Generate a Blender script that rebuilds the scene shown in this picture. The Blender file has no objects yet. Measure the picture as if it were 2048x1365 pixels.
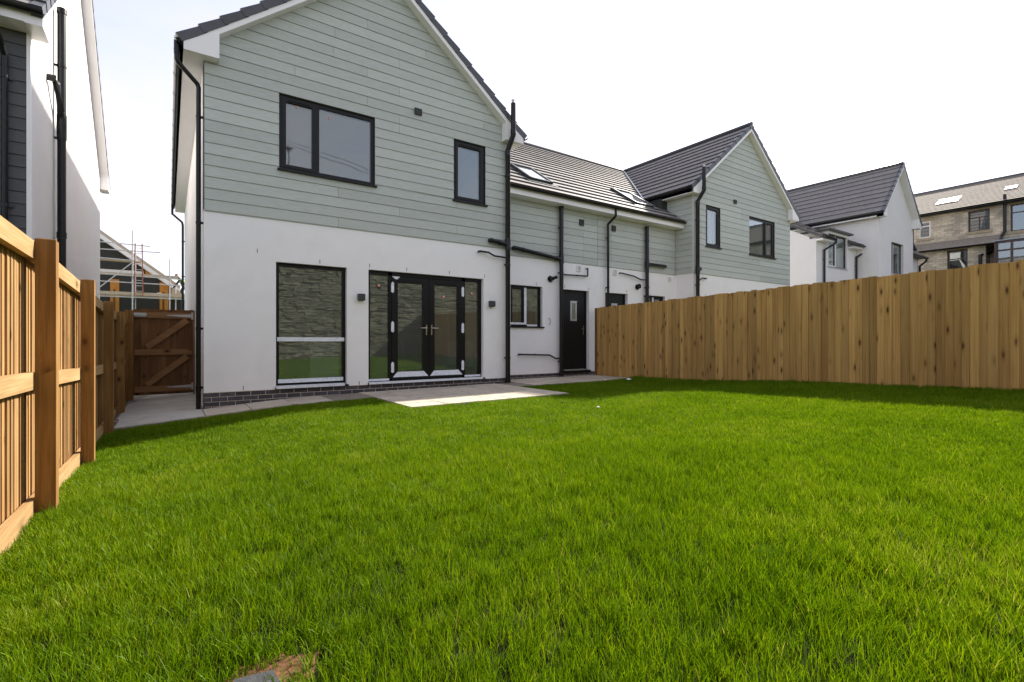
import bpy, math, random
import numpy as np
from mathutils import Vector, Matrix
random.seed(7); rng = np.random.default_rng(7)
R = math.radians
SC = bpy.context.scene
COL = SC.collection

# ------------------------------------------------------------------ camera, sky, sun, exposure
cam_d = bpy.data.cameras.new('camera'); cam = bpy.data.objects.new('camera', cam_d); COL.objects.link(cam)
cam_d.sensor_width = 36.0; cam_d.lens = 990.0/2048*36; cam_d.clip_start = .05; cam_d.clip_end = 600
cam.location = (0, 0, 0); cam.rotation_euler = (R(90), 0, -R(34.757))      # the lens is the origin; the lawn lies about 1.1 m below
SC.camera = cam
SUN = Vector((1.0, .33, .77)).normalized()                                  # towards the sun
EL = math.asin(SUN.z); AZ = math.atan2(SUN.x, SUN.y)
w = bpy.data.worlds.new('World'); SC.world = w; w.use_nodes = True
nt = w.node_tree; nt.nodes.clear()
def N(nt, t, **kw):
    n = nt.nodes.new(t)
    for k, v in kw.items():
        if k.startswith('i_'): n.inputs[k[2:].replace('_', ' ')].default_value = v
        else: setattr(n, k, v)
    return n
sky = N(nt, 'ShaderNodeTexSky', sky_type='NISHITA', sun_disc=False, sun_elevation=EL, sun_rotation=AZ, air_density=1.0, dust_density=1.0, ozone_density=1.0)
tc = N(nt, 'ShaderNodeTexCoord'); mp = N(nt, 'ShaderNodeMapping'); mp.inputs['Scale'].default_value = (1.0, 1.0, 2.6)
nz = N(nt, 'ShaderNodeTexNoise', i_Scale=1.7, i_Detail=6.0, i_Roughness=.55)
rp = N(nt, 'ShaderNodeMapRange'); rp.inputs['From Min'].default_value = .32; rp.inputs['From Max'].default_value = .66
rp.inputs['To Min'].default_value = .42; rp.inputs['To Max'].default_value = 1.0
bw = N(nt, 'ShaderNodeRGBToBW')
tint = N(nt, 'ShaderNodeMix', data_type='RGBA', blend_type='MULTIPLY'); tint.inputs['Factor'].default_value = 1.0
tint.inputs['B'].default_value = (.36, .35, .38, 1)
veil = N(nt, 'ShaderNodeMix', data_type='RGBA', blend_type='ADD'); veil.inputs['Factor'].default_value = 1.0; veil.inputs['B'].default_value = (2.30, 2.22, 2.48, 1)
mx = N(nt, 'ShaderNodeMix', data_type='RGBA')
bg = N(nt, 'ShaderNodeBackground', i_Strength=.145); wo = N(nt, 'ShaderNodeOutputWorld')
L_ = nt.links.new
L_(tc.outputs['Generated'], mp.inputs['Vector']); L_(mp.outputs['Vector'], nz.inputs['Vector']); L_(nz.outputs['Fac'], rp.inputs['Value'])
L_(sky.outputs['Color'], bw.inputs['Color']); L_(bw.outputs['Val'], tint.inputs['A'])
L_(rp.outputs['Result'], mx.inputs['Factor']); L_(sky.outputs['Color'], mx.inputs['A']); L_(tint.outputs['Result'], veil.inputs['A']); L_(veil.outputs['Result'], mx.inputs['B'])
L_(mx.outputs['Result'], bg.inputs['Color']); L_(bg.outputs['Background'], wo.inputs['Surface'])
sd = bpy.data.lights.new('sun', 'SUN'); sun = bpy.data.objects.new('sun', sd); COL.objects.link(sun)
sd.energy = 4.8; sd.angle = R(1.4); sd.color = (1.0, .93, .82)
sun.rotation_euler = SUN.to_track_quat('Z', 'Y').to_euler(); sun.location = SUN*50
vs = SC.view_settings; vs.view_transform = 'Standard'; vs.look = 'None'; vs.gamma = 1; vs.use_curve_mapping = False
vs.exposure = 1.18
cy = SC.cycles
cy.use_denoising = True; cy.max_bounces = 6; cy.transparent_max_bounces = 16; cy.caustics_reflective = False; cy.caustics_refractive = False
cy.sample_clamp_indirect = 6

# ------------------------------------------------------------------ materials
MAT = {}
def newmat(name):
    m = bpy.data.materials.new(name); m.use_nodes = True; t = m.node_tree; t.nodes.clear()
    out = t.nodes.new('ShaderNodeOutputMaterial'); MAT[name] = m
    return m, t, out
def ramp(t, stops):
    r = t.nodes.new('ShaderNodeValToRGB'); e = r.color_ramp.elements
    while len(e) < len(stops): e.new(.5)
    for k, (p, c) in enumerate(stops): e[k].position = p; e[k].color = (*c, 1)
    return r
def surf(name, col, rough=.6, var=.12, scale=8, bump=0.0, bscale=60, spec=.5, metal=0.0, stretch=(1, 1, 1), rnd=0.0, coord='Object', stain=None):
    """one base colour, broken up by noise; bump = fine relief; rnd = spread from object to object"""
    m, t, out = newmat(name); l = t.links.new
    p = N(t, 'ShaderNodeBsdfPrincipled', i_Roughness=rough, i_Metallic=metal); p.inputs['Specular IOR Level'].default_value = spec
    tc = N(t, 'ShaderNodeTexCoord'); mp = N(t, 'ShaderNodeMapping'); mp.inputs['Scale'].default_value = stretch
    l(tc.outputs[coord], mp.inputs['Vector'])
    oi = N(t, 'ShaderNodeObjectInfo')
    off = N(t, 'ShaderNodeVectorMath', operation='ADD'); sc = N(t, 'ShaderNodeMath', operation='MULTIPLY'); sc.inputs[1].default_value = 40.0 if rnd else 0.0
    l(oi.outputs['Random'], sc.inputs[0]); l(mp.outputs['Vector'], off.inputs[0]); l(sc.outputs[0], off.inputs[1])
    n1 = N(t, 'ShaderNodeTexNoise', i_Scale=scale, i_Detail=7.0, i_Roughness=.6); l(off.outputs[0], n1.inputs['Vector'])
    a = tuple(c*(1-var) for c in col); b = tuple(min(1, c*(1+var)) for c in col)
    r = ramp(t, [(.3, a), (.7, b)]); l(n1.outputs['Fac'], r.inputs['Fac'])
    csrc = r.outputs['Color']
    if stain:
        n3 = N(t, 'ShaderNodeTexNoise', i_Scale=stain[1], i_Detail=5.0, i_Roughness=.65); l(off.outputs[0], n3.inputs['Vector'])
        r3 = ramp(t, [(.5, (0, 0, 0)), (.75, (stain[2],)*3)]); l(n3.outputs['Fac'], r3.inputs['Fac'])
        mm = N(t, 'ShaderNodeMix', data_type='RGBA'); mm.inputs['B'].default_value = (*stain[0], 1)
        l(r3.outputs['Color'], mm.inputs['Factor']); l(csrc, mm.inputs['A']); csrc = mm.outputs['Result']
    if rnd:
        h = N(t, 'ShaderNodeHueSaturation'); mr = N(t, 'ShaderNodeMapRange'); mr.inputs['To Min'].default_value = 1-rnd; mr.inputs['To Max'].default_value = 1+rnd
        l(oi.outputs['Random'], mr.inputs['Value']); l(mr.outputs['Result'], h.inputs['Value']); l(csrc, h.inputs['Color']); csrc = h.outputs['Color']
    l(csrc, p.inputs['Base Color'])
    if bump:
        n2 = N(t, 'ShaderNodeTexNoise', i_Scale=bscale, i_Detail=5.0); l(off.outputs[0], n2.inputs['Vector'])
        bp = N(t, 'ShaderNodeBump', i_Strength=bump, i_Distance=.01); l(n2.outputs['Fac'], bp.inputs['Height']); l(bp.outputs['Normal'], p.inputs['Normal'])
    l(p.outputs['BSDF'], out.inputs['Surface'])
    return m
surf('render_white', (.865, .86, .86), .9, .025, 1.2, .35, 140, .2, stain=((.74, .73, .71), 1.3, .45))
surf('render_cream', (.72, .70, .69), .9, .03, 1.2, .2, 120, .2)
surf('interior_paint', (.62, .61, .58), .9, .03, 2)
surf('interior_floor', (.22, .2, .18), .6, .2, 4)
surf('sage', (.455, .492, .452), .55, .09, 7, .6, 30, .3, stretch=(1, 1, 9), rnd=.07)
surf('sage_trim', (.49, .52, .48), .5, .05, 7)
surf('charcoal_board', (.085, .085, .09), .55, .1, 8, .5, 30, .35, stretch=(1, 1, 9), rnd=.06)
surf('membrane', (.03, .032, .03), .8, .1, 5)
surf('tile', (.20, .185, .18), .68, .16, 5, .3, 70, .35, rnd=.07)
surf('verge', (.06, .063, .07), .42, .14, 5, .12, 50, .5, rnd=.1)
surf('white_pvc', (.80, .79, .785), .3, .03, 2, 0, 60, .5)
surf('black_pvc', (.008, .009, .0095), .30, .3, 6, .05, 20, .32)
surf('black_frame', (.007, .007, .0075), .38, .2, 30, .05, 90, .25)
surf('door_black', (.008, .009, .0095), .45, .2, 20, .3, 40, .25, stretch=(4, 4, .6))
surf('brick', (.055, .055, .068), .6, .3, 9, .5, 60, .4, rnd=.28, stain=((.14, .12, .12), 5, .5))
surf('mortar', (.58, .50, .42), .95, .15, 14, .6, 120, .2)
surf('slab', (.47, .41, .33), .85, .16, 5, .4, 90, .3, rnd=.11, stain=((.31, .275, .23), 2.5, .5))
surf('slab_grey', (.43, .41, .37), .85, .14, 4, .3, 90, .3, rnd=.05, stain=((.27, .26, .24), 2, .5))
surf('slab_joint', (.22, .19, .15), .95, .2, 20)
surf('film', (.72, .76, .82), .35, .2, 45, .5, 60, .5, stretch=(.4, 1, 1))
surf('chrome', (.62, .6, .56), .22, .05, 10, metal=1.0)
surf('galv', (.52, .53, .54), .45, .12, 14, metal=.6)
surf('sticker', (.62, .09, .05), .5, .2, 60)
surf('sticker_white', (.8, .78, .76), .5, .1, 60)
surf('lamp_grey', (.032, .04, .042), .45, .1, 10)
surf('soil', (.13, .07, .034), .95, .4, 18, .9, 60, .1)
surf('turf_base', (.022, .028, .009), .95, .4, 14, .9, 70, .05)
surf('ground', (.10, .115, .05), .95, .3, .6, .4, 8, .1)
surf('slate_stone', (.035, .04, .045), .7, .3, 14, .6, 40)
surf('paper', (.85, .85, .85), .7, .05, 20)
surf('osb', (.55, .25, .06), .8, .22, 26, .3, 60, .2)
surf('scaffold_board', (.46, .39, .29), .8, .2, 14)
surf('ladder_red', (.30, .11, .07), .55, .15, 10)
surf('stonework', (.30, .28, .20), .9, .28, 4, .9, 26, .2, rnd=.0, stain=((.11, .13, .07), 1.2, .6))
surf('stone_mortar', (.19, .18, .14), .95, .3, 8)
surf('slate', (.24, .21, .175), .85, .3, 8, .5, 30, .2, stretch=(1, 1, 2), stain=((.22, .2, .165), 4, .5))
surf('brown_frame', (.055, .025, .02), .4, .2, 20)
surf('sandstone', (.36, .30, .21), .9, .18, 6, .4, 40, .2)
surf('skin', (.45, .27, .19), .6, .05, 10); surf('hair', (.03, .022, .018), .7, .2, 40)
surf('hivis', (.50, .72, .08), .6, .08, 10); surf('dark_cloth', (.03, .035, .045), .9, .1, 20)
surf('blind_or_dark', (.55, .6, .55), .8, .05, 10)

def glassmat(name, tint, lo, hi):
    m, t, out = newmat(name); l = t.links.new
    tr = N(t, 'ShaderNodeBsdfTransparent'); tr.inputs['Color'].default_value = (*tint, 1)
    gl = N(t, 'ShaderNodeBsdfGlossy', i_Roughness=.012); gl.inputs['Color'].default_value = (.89, .95, .99, 1)
    tc = N(t, 'ShaderNodeTexCoord'); nz = N(t, 'ShaderNodeTexNoise', i_Scale=1.6, i_Detail=2.0); bp = N(t, 'ShaderNodeBump', i_Strength=.05, i_Distance=.02)
    l(tc.outputs['Object'], nz.inputs['Vector']); l(nz.outputs['Fac'], bp.inputs['Height']); l(bp.outputs['Normal'], gl.inputs['Normal'])
    lw = N(t, 'ShaderNodeLayerWeight', i_Blend=.5); pw = N(t, 'ShaderNodeMath', operation='POWER'); pw.inputs[1].default_value = 3.0
    l(lw.outputs['Facing'], pw.inputs[0])
    mr = N(t, 'ShaderNodeMapRange'); mr.inputs['To Min'].default_value = lo; mr.inputs['To Max'].default_value = hi; l(pw.outputs[0], mr.inputs['Value'])
    mx = N(t, 'ShaderNodeMixShader'); l(mr.outputs['Result'], mx.inputs['Fac']); l(tr.outputs[0], mx.inputs[1]); l(gl.outputs[0], mx.inputs[2])
    df = N(t, 'ShaderNodeBsdfDiffuse'); df.inputs['Color'].default_value = (.62, .63, .60, 1); m2 = N(t, 'ShaderNodeMixShader', i_Fac=.045); l(mx.outputs[0], m2.inputs[1]); l(df.outputs[0], m2.inputs[2])
    l(m2.outputs[0], out.inputs['Surface'])
glassmat('glass', (.78, .83, .80), .14, .9)
glassmat('glass_dark', (.45, .48, .48), .18, .9)

def woodmat(name, c0, c1, knot, rnd=.13, axis='Z', kscale=1.0, kx_=1.0, gate_=.5):
    m, t, out = newmat(name); l = t.links.new
    p = N(t, 'ShaderNodeBsdfPrincipled', i_Roughness=.82); p.inputs['Specular IOR Level'].default_value = .18
    tc = N(t, 'ShaderNodeTexCoord'); oi = N(t, 'ShaderNodeObjectInfo')
    off = N(t, 'ShaderNodeVectorMath', operation='MULTIPLY_ADD')
    cmb = N(t, 'ShaderNodeCombineXYZ'); l(oi.outputs['Random'], cmb.inputs[0]); l(oi.outputs['Random'], cmb.inputs[1]); l(oi.outputs['Random'], cmb.inputs[2])
    l(cmb.outputs[0], off.inputs[0]); off.inputs[1].default_value = (37.3, 71.7, 53.1); l(tc.outputs['Object'], off.inputs[2])
    def mapped(s):
        mp = N(t, 'ShaderNodeMapping'); s = list(s)
        if axis == 'Y': s = [s[0], s[2], s[1]]
        if axis == 'X': s = [s[2], s[1], s[0]]
        mp.inputs['Scale'].default_value = s; l(off.outputs[0], mp.inputs['Vector']); return mp
    # knots: a warped cell distance
    kv = N(t, 'ShaderNodeTexVoronoi', i_Scale=1.0, i_Randomness=1.0); l(mapped((8.5*kscale*kx_, 8.5*kscale, 5.0*kscale)).outputs[0], kv.inputs['Vector'])
    kr = ramp(t, [(.075, (1, 1, 1)), (.125, (.62, .62, .62)), (.20, (.2, .2, .2)), (.36, (0, 0, 0))]); l(kv.outputs['Distance'], kr.inputs['Fac'])
    gate = N(t, 'ShaderNodeMath', operation='GREATER_THAN'); gate.inputs[1].default_value = gate_
    sp = N(t, 'ShaderNodeSeparateColor'); l(kv.outputs['Color'], sp.inputs[0]); l(sp.outputs[0], gate.inputs[0])
    km = N(t, 'ShaderNodeMath', operation='MULTIPLY'); l(kr.outputs['Color'], km.inputs[0]); l(gate.outputs[0], km.inputs[1])
    # grain, bent round the knots
    g = N(t, 'ShaderNodeTexNoise', i_Scale=1.0, i_Detail=6.0, i_Roughness=.62, i_Distortion=.6); l(mapped((46, 46, 1.6)).outputs[0], g.inputs['Vector'])
    b = N(t, 'ShaderNodeTexNoise', i_Scale=1.0, i_Detail=3.0); l(mapped((5, 5, .8)).outputs[0], b.inputs['Vector'])
    mixg = N(t, 'ShaderNodeMath', operation='MULTIPLY_ADD'); l(g.outputs['Fac'], mixg.inputs[0]); mixg.inputs[1].default_value = .55
    hb = N(t, 'ShaderNodeMath', operation='MULTIPLY'); hb.inputs[1].default_value = .45; l(b.outputs['Fac'], hb.inputs[0]); l(hb.outputs[0], mixg.inputs[2])
    r = ramp(t, [(.36, tuple(q*.86 for q in c1)), (.44, c1), (.62, c0)]); l(mixg.outputs[0], r.inputs['Fac'])
    h = N(t, 'ShaderNodeHueSaturation'); mr = N(t, 'ShaderNodeMapRange'); mr.inputs['To Min'].default_value = 1-rnd; mr.inputs['To Max'].default_value = 1+rnd
    l(oi.outputs['Random'], mr.inputs['Value']); l(mr.outputs['Result'], h.inputs['Value']); l(r.outputs['Color'], h.inputs['Color'])
    kx = N(t, 'ShaderNodeMix', data_type='RGBA'); kx.inputs['B'].default_value = (*knot, 1); l(km.outputs[0], kx.inputs['Factor']); l(h.outputs['Color'], kx.inputs['A'])
    l(kx.outputs['Result'], p.inputs['Base Color'])
    bp = N(t, 'ShaderNodeBump', i_Strength=.6, i_Distance=.006); l(g.outputs['Fac'], bp.inputs['Height']); l(bp.outputs['Normal'], p.inputs['Normal'])
    l(p.outputs['BSDF'], out.inputs['Surface'])
woodmat('fence_board', (.54, .34, .122), (.39, .225, .072), (.085, .038, .014), .24, kx_=.02, gate_=.10)
woodmat('pale_board', (.40, .255, .11), (.25, .135, .052), (.09, .045, .02), .22)
woodmat('post_wood', (.30, .165, .055), (.19, .095, .029), (.05, .022, .010), .10, kscale=.75)
woodmat('rail_wood', (.42, .285, .14), (.33, .205, .09), (.14, .07, .03), .06, 'Y', .5)
woodmat('gate_wood', (.235, .122, .055), (.155, .075, .032), (.03, .014, .007), .16)
woodmat('gate_rail', (.33, .185, .09), (.26, .14, .062), (.04, .02, .01), .08, 'X', .6)

# grass: diffuse + translucent, hue by blade and by patch
m, t, out = newmat('grass_blade'); l = t.links.new
at = N(t, 'ShaderNodeAttribute', attribute_name='tone'); oi = N(t, 'ShaderNodeObjectInfo')
geo = N(t, 'ShaderNodeNewGeometry'); nz = N(t, 'ShaderNodeTexNoise', i_Scale=.75, i_Detail=5.0, i_Roughness=.6); l(geo.outputs['Position'], nz.inputs['Vector'])
ad = N(t, 'ShaderNodeMath', operation='MULTIPLY_ADD'); l(oi.outputs['Random'], ad.inputs[0]); ad.inputs[1].default_value = .22; l(at.outputs['Fac'], ad.inputs[2])
ad2 = N(t, 'ShaderNodeMath', operation='MULTIPLY_ADD'); l(nz.outputs['Fac'], ad2.inputs[0]); ad2.inputs[1].default_value = 1.0; l(ad.outputs[0], ad2.inputs[2])
r = ramp(t, [(.10, (.030, .080, .002)), (.48, (.100, .200, .004)), (.86, (.225, .325, .008)), (1.0, (.40, .38, .12))])
mr = N(t, 'ShaderNodeMapRange'); mr.inputs['From Min'].default_value = .22; mr.inputs['From Max'].default_value = 1.85; l(ad2.outputs[0], mr.inputs['Value']); l(mr.outputs['Result'], r.inputs['Fac'])
d = N(t, 'ShaderNodeBsdfPrincipled', i_Roughness=.5); d.inputs['Specular IOR Level'].default_value = .10; tl = N(t, 'ShaderNodeBsdfTranslucent')
br = N(t, 'ShaderNodeMix', data_type='RGBA', blend_type='MULTIPLY'); br.inputs['Factor'].default_value = 1; br.inputs['B'].default_value = (1.2, 1.15, .5, 1)
l(r.outputs['Color'], d.inputs['Base Color']); l(r.outputs['Color'], br.inputs['A']); l(br.outputs['Result'], tl.inputs['Color'])
ms = N(t, 'ShaderNodeMixShader', i_Fac=.36); l(d.outputs[0], ms.inputs[1]); l(tl.outputs[0], ms.inputs[2]); l(ms.outputs[0], out.inputs['Surface'])

# coursed rubble of the far terrace: too far off for single stones
m, t, out = newmat('terrace_stone'); l = t.links.new
p = N(t, 'ShaderNodeBsdfPrincipled', i_Roughness=.9); p.inputs['Specular IOR Level'].default_value = .2
tc = N(t, 'ShaderNodeTexCoord'); sx = N(t, 'ShaderNodeSeparateXYZ'); cx = N(t, 'ShaderNodeCombineXYZ'); l(tc.outputs['Object'], sx.inputs[0]); l(sx.outputs['Y'], cx.inputs['X']); l(sx.outputs['Z'], cx.inputs['Y'])
wn = N(t, 'ShaderNodeTexNoise', i_Scale=1.5, i_Detail=2.0); l(cx.outputs[0], wn.inputs['Vector'])
wv = N(t, 'ShaderNodeVectorMath', operation='MULTIPLY_ADD'); wv.inputs[1].default_value = (.25, .05, 0); l(wn.outputs['Color'], wv.inputs[0]); l(cx.outputs[0], wv.inputs[2])
bt = N(t, 'ShaderNodeTexBrick', i_Scale=1.0, i_Mortar_Size=.012, i_Brick_Width=.36, i_Row_Height=.14, offset=.42); l(wv.outputs[0], bt.inputs['Vector'])
bt.inputs['Color1'].default_value = (.74, .66, .53, 1); bt.inputs['Color2'].default_value = (.50, .445, .355, 1); bt.inputs['Mortar'].default_value = (.44, .39, .31, 1)
n1 = N(t, 'ShaderNodeTexNoise', i_Scale=1.1, i_Detail=5.0); l(cx.outputs[0], n1.inputs['Vector']); r1 = ramp(t, [(.35, (.62, .62, .62)), (.7, (1.1, 1.08, 1.05))]); l(n1.outputs['Fac'], r1.inputs['Fac'])
mm = N(t, 'ShaderNodeMix', data_type='RGBA', blend_type='MULTIPLY'); mm.inputs['Factor'].default_value = 1; l(bt.outputs['Color'], mm.inputs['A']); l(r1.outputs['Color'], mm.inputs['B'])
l(mm.outputs['Result'], p.inputs['Base Color']); bp = N(t, 'ShaderNodeBump', i_Strength=.6, i_Distance=.03); bp.invert = True; l(bt.outputs['Fac'], bp.inputs['Height']); l(bp.outputs['Normal'], p.inputs['Normal'])
l(p.outputs['BSDF'], out.inputs['Surface'])

# ------------------------------------------------------------------ mesh builder
ORG = {}
MIRROR = [None]                       # party-wall X when a house is built mirrored
def mapx(v):
    return v if MIRROR[0] is None else (2*MIRROR[0]-v[0], v[1], v[2])
class MB:
    def __init__(s): s.v = []; s.f = []
    def add(s, vs, fs):
        o = len(s.v); s.v += [tuple(a) for a in vs]; s.f += [tuple(i+o for i in f) for f in fs]; return s
    def box(s, x0, x1, y0, y1, z0, z1):
        if x0 > x1: x0, x1 = x1, x0
        return s.add([(x0,y0,z0),(x1,y0,z0),(x1,y1,z0),(x0,y1,z0),(x0,y0,z1),(x1,y0,z1),(x1,y1,z1),(x0,y1,z1)],
                     [(0,3,2,1),(4,5,6,7),(0,1,5,4),(1,2,6,5),(2,3,7,6),(3,0,4,7)])
    def hexa(s, p):                   # eight corners: 0-3 bottom ring, 4-7 top ring
        return s.add(p, [(0,3,2,1),(4,5,6,7),(0,1,5,4),(1,2,6,5),(2,3,7,6),(3,0,4,7)])
    def bar(s, a, b, wx, up, hz):     # beam from a to b: half width along side, half height along up
        a, b, up = Vector(a), Vector(b), Vector(up).normalized(); d = (b-a).normalized(); sd = d.cross(up).normalized(); u = sd.cross(d).normalized()
        p = [q + sd*i*wx + u*j*hz for j in (-1, 1) for q, i in ((a,-1),(b,-1),(b,1),(a,1))]
        return s.hexa(p)
    def prism(s, poly, fn0, fn1):     # outline poly of (a, z); fn0/fn1 map a corner to the front and the back
        n = len(poly); A = [fn0(*p) for p in poly]; B = [fn1(*p) for p in poly]
        return s.add(A+B, [tuple(range(n)), tuple(range(2*n-1, n-1, -1))]+[(i, i+n, (i+1) % n+n, (i+1) % n) for i in range(n)])
    def tube(s, pts, r, n=12, cap=True):
        pts = [Vector(p) for p in pts]; rings = []; k = len(pts)
        for i, p in enumerate(pts):
            d = ((pts[i]-pts[i-1]).normalized() if i else Vector()) + ((pts[i+1]-pts[i]).normalized() if i < k-1 else Vector()); d.normalize()
            ref = Vector((0, 1, 0)) if abs(d.y) < .8 else Vector((1, 0, 0))
            a = d.cross(ref).normalized(); b = d.cross(a).normalized()
            ct = 1.0
            if 0 < i < k-1: ct = 1/max(.75, d.dot((pts[i+1]-pts[i]).normalized()))
            rings.append([p+(a*math.cos(2*math.pi*j/n)+b*math.sin(2*math.pi*j/n))*r*(1+(ct-1)*.5) for j in range(n)])
        vs = [q for rr in rings for q in rr]; fs = []
        for i in range(k-1):
            for j in range(n): fs.append((i*n+j, i*n+(j+1) % n, (i+1)*n+(j+1) % n, (i+1)*n+j))
        if cap: fs += [tuple(range(n-1, -1, -1)), tuple((k-1)*n+j for j in range(n))]
        return s.add(vs, fs)
    def sweep(s, prof, a, b, side, up):   # closed profile (s,u) swept from a to b
        a, b, side, up = map(Vector, (a, b, side, up)); n = len(prof)
        A = [a+side*p+up*q for p, q in prof]; B = [b+side*p+up*q for p, q in prof]
        return s.add(A+B, [tuple(range(n)), tuple(range(2*n-1, n-1, -1))]+[(i, i+n, (i+1) % n+n, (i+1) % n) for i in range(n)])
    def cells(s, xs, zs, solid, y0, y1):  # a wall in the XZ plane with openings: only outer faces
        nx, nz = len(xs)-1, len(zs)-1
        ok = lambda i, j: 0 <= i < nx and 0 <= j < nz and solid[i][j]
        for i in range(nx):
            for j in range(nz):
                if not solid[i][j]: continue
                x0, x1, z0, z1 = xs[i], xs[i+1], zs[j], zs[j+1]
                P = [(x0,y0,z0),(x1,y0,z0),(x1,y1,z0),(x0,y1,z0),(x0,y0,z1),(x1,y0,z1),(x1,y1,z1),(x0,y1,z1)]
                F = [(0,1,5,4),(2,3,7,6)]
                if not ok(i-1,j): F.append((3,0,4,7))
                if not ok(i+1,j): F.append((1,2,6,5))
                if not ok(i,j-1): F.append((0,3,2,1))
                if not ok(i,j+1): F.append((4,5,6,7))
                s.add(P, F)
        return s
    def mesh(s, name, mat, org=(0,0,0), smooth=False):
        vs = [mapx(v) for v in s.v]; vs = [(v[0]-org[0], v[1]-org[1], v[2]-org[2]) for v in vs]
        me = bpy.data.meshes.new(name); me.from_pydata(vs, [], s.f); me.materials.append(MAT[mat])
        import bmesh
        bm = bmesh.new(); bm.from_mesh(me); bmesh.ops.remove_doubles(bm, verts=bm.verts, dist=1e-5); bmesh.ops.recalc_face_normals(bm, faces=bm.faces); bm.to_mesh(me); bm.free()
        if smooth:
            for p in me.polygons: p.use_smooth = True
            try: me.set_sharp_from_angle(angle=R(40))
            except Exception: pass
        return me
    def build(s, name, mat, parent=None, smooth=False, own=False):
        org = ORG.get(parent.name, (0,0,0)) if parent else (0,0,0)
        return put(name, s.mesh(name, mat, org, smooth), parent)
def put(name, me, parent=None, loc=None):
    o = bpy.data.objects.new(name, me); COL.objects.link(o)
    if parent: o.parent = parent; ORG[o.name] = ORG.get(parent.name, (0,0,0))
    if loc is not None: o.location = Vector(loc)-Vector(ORG.get(parent.name, (0,0,0)) if parent else (0,0,0))
    return o
def tag(o, label=None, cat=None, group=None, kind=None):
    if label: o['label'] = label
    if cat: o['category'] = cat
    if group: o['group'] = group
    if kind: o['kind'] = kind
    return o
def thing(name, loc, label, cat, group=None):
    o = bpy.data.objects.new(name, None); COL.objects.link(o); o.location = loc; o.empty_display_size = .3; ORG[o.name] = tuple(loc)
    return tag(o, label, cat, group)
def wall_mb(x0, x1, z0, z1, y0, y1, ops):
    xs = sorted({x0, x1, *[min(max(o[k], x0), x1) for o in ops for k in (0, 1)]}); zs = sorted({z0, z1, *[min(max(o[k], z0), z1) for o in ops for k in (2, 3)]})
    sol = [[not any(o[0]-1e-6 <= (xs[i]+xs[i+1])/2 <= o[1] and o[2] <= (zs[j]+zs[j+1])/2 <= o[3] for o in ops) for j in range(len(zs)-1)] for i in range(len(xs)-1)]
    return MB().cells(xs, zs, sol, y0, y1)

# ------------------------------------------------------------------ ground
def smooth(a, b, x): x = np.clip((x-a)/(b-a), 0, 1); return x*x*(3-2*x)
def lawn_z(X, Y):
    X = np.asarray(X, float); Y = np.asarray(Y, float)
    zl = -1.02-.0235*Y; zr = -.655-.0292*Y
    e = .8-.42*smooth(3.5, 8.2, Y)
    g = (np.clip((X+.75)/10.35, 0, 1.05)+.015)**e
    z = zl+(zr-zl)*g
    tg = np.interp(X, [-.7, -.5, .44, 1.5, 2.9, 6.0, 9.8], [-1.20, -1.19, -1.115, -1.04, -1.0, -.978, -.962])
    k = smooth(4.6, 6.6, Y)*(1-smooth(8.3, 9.6, X)*.6)
    return z+(np.minimum(z, tg)-z)*k
FENX = 9.6
F, LK, P = 9.30, 9.95, 9.786
# terrain sheet
def grid(xs, ys, zf, name, mat):
    X, Y = np.meshgrid(xs, ys); Z = zf(X, Y); v = np.stack([X, Y, Z], -1).reshape(-1, 3); nx = len(xs)
    f = [(j*nx+i, j*nx+i+1, (j+1)*nx+i+1, (j+1)*nx+i) for j in range(len(ys)-1) for i in range(nx-1)]
    me = bpy.data.meshes.new(name); me.from_pydata(v.tolist(), [], f); me.materials.append(MAT[mat])
    for p in me.polygons: p.use_smooth = True
    return put(name, me)
def terr(X, Y):
    return -1.42 + .05*np.clip(X-10.5, 0, 60) + 0*Y
ax = np.array([-300, -120, -60, -30, -15, -6, -2, 0, 3, 6, 9.7, 12, 16, 20, 30, 40, 55, 70, 120, 300.]); ay = np.array([-300, -120, -50, -20, -8, -2, 2, 6, 9, 12, 16, 22, 30, 45, 70, 120, 300.])
tag(grid(ax, ay, terr, 'ground', 'ground'), kind='structure')
lx = np.linspace(-.95, FENX+.02, 90); ly = np.linspace(-2.2, 8.42, 110)
bumps = rng.normal(0, .006, (110, 90))
lawn = tag(grid(lx, ly, lambda X, Y: lawn_z(X, Y)-.012+bumps, 'lawn', 'turf_base'), kind='structure')

# path and patio: a bed, and every slab on it
def path_z(X, Y=9.0):
    return float(np.interp(X, [-.7, -.5, .44, 1.5, 2.9, 6.0, 9.8], [-1.16, -1.15, -1.085, -1.005, -.962, -.938, -.925]))
path = MB()
xs = np.linspace(-.62, 9.62, 30)
for a, b in zip(xs[:-1], xs[1:]):
    path.hexa([(a,8.4,-1.5),(b,8.4,-1.5),(b,10.2,-1.5),(a,10.2,-1.5),(a,8.4,path_z(a)-.014),(b,8.4,path_z(b)-.014),(b,10.2,path_z(b)-.014),(a,10.2,path_z(a)-.014)])
path.hexa([(-.66,9.2,-1.5),(.5,9.2,-1.5),(.5,24,-1.5),(-.66,24,-1.5),(-.66,9.2,-1.175),(.5,9.2,-1.105),(.5,24,-1.22),(-.66,24,-1.22)])
path = tag(path.build('path', 'slab_joint'), kind='structure')
def slab(parent, x0, x1, y0, y1, zf, mat, h=.035):
    dz = random.uniform(-.002, .002)
    q = [(x0,y0),(x1,y0),(x1,y1),(x0,y1)]
    MB().hexa([(x, y, zf(x, y)-h) for x, y in q]+[(x, y, zf(x, y)+dz) for x, y in q]).build('slab', mat, parent)
def grow(v, a, b): return v
x = -.6
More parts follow.
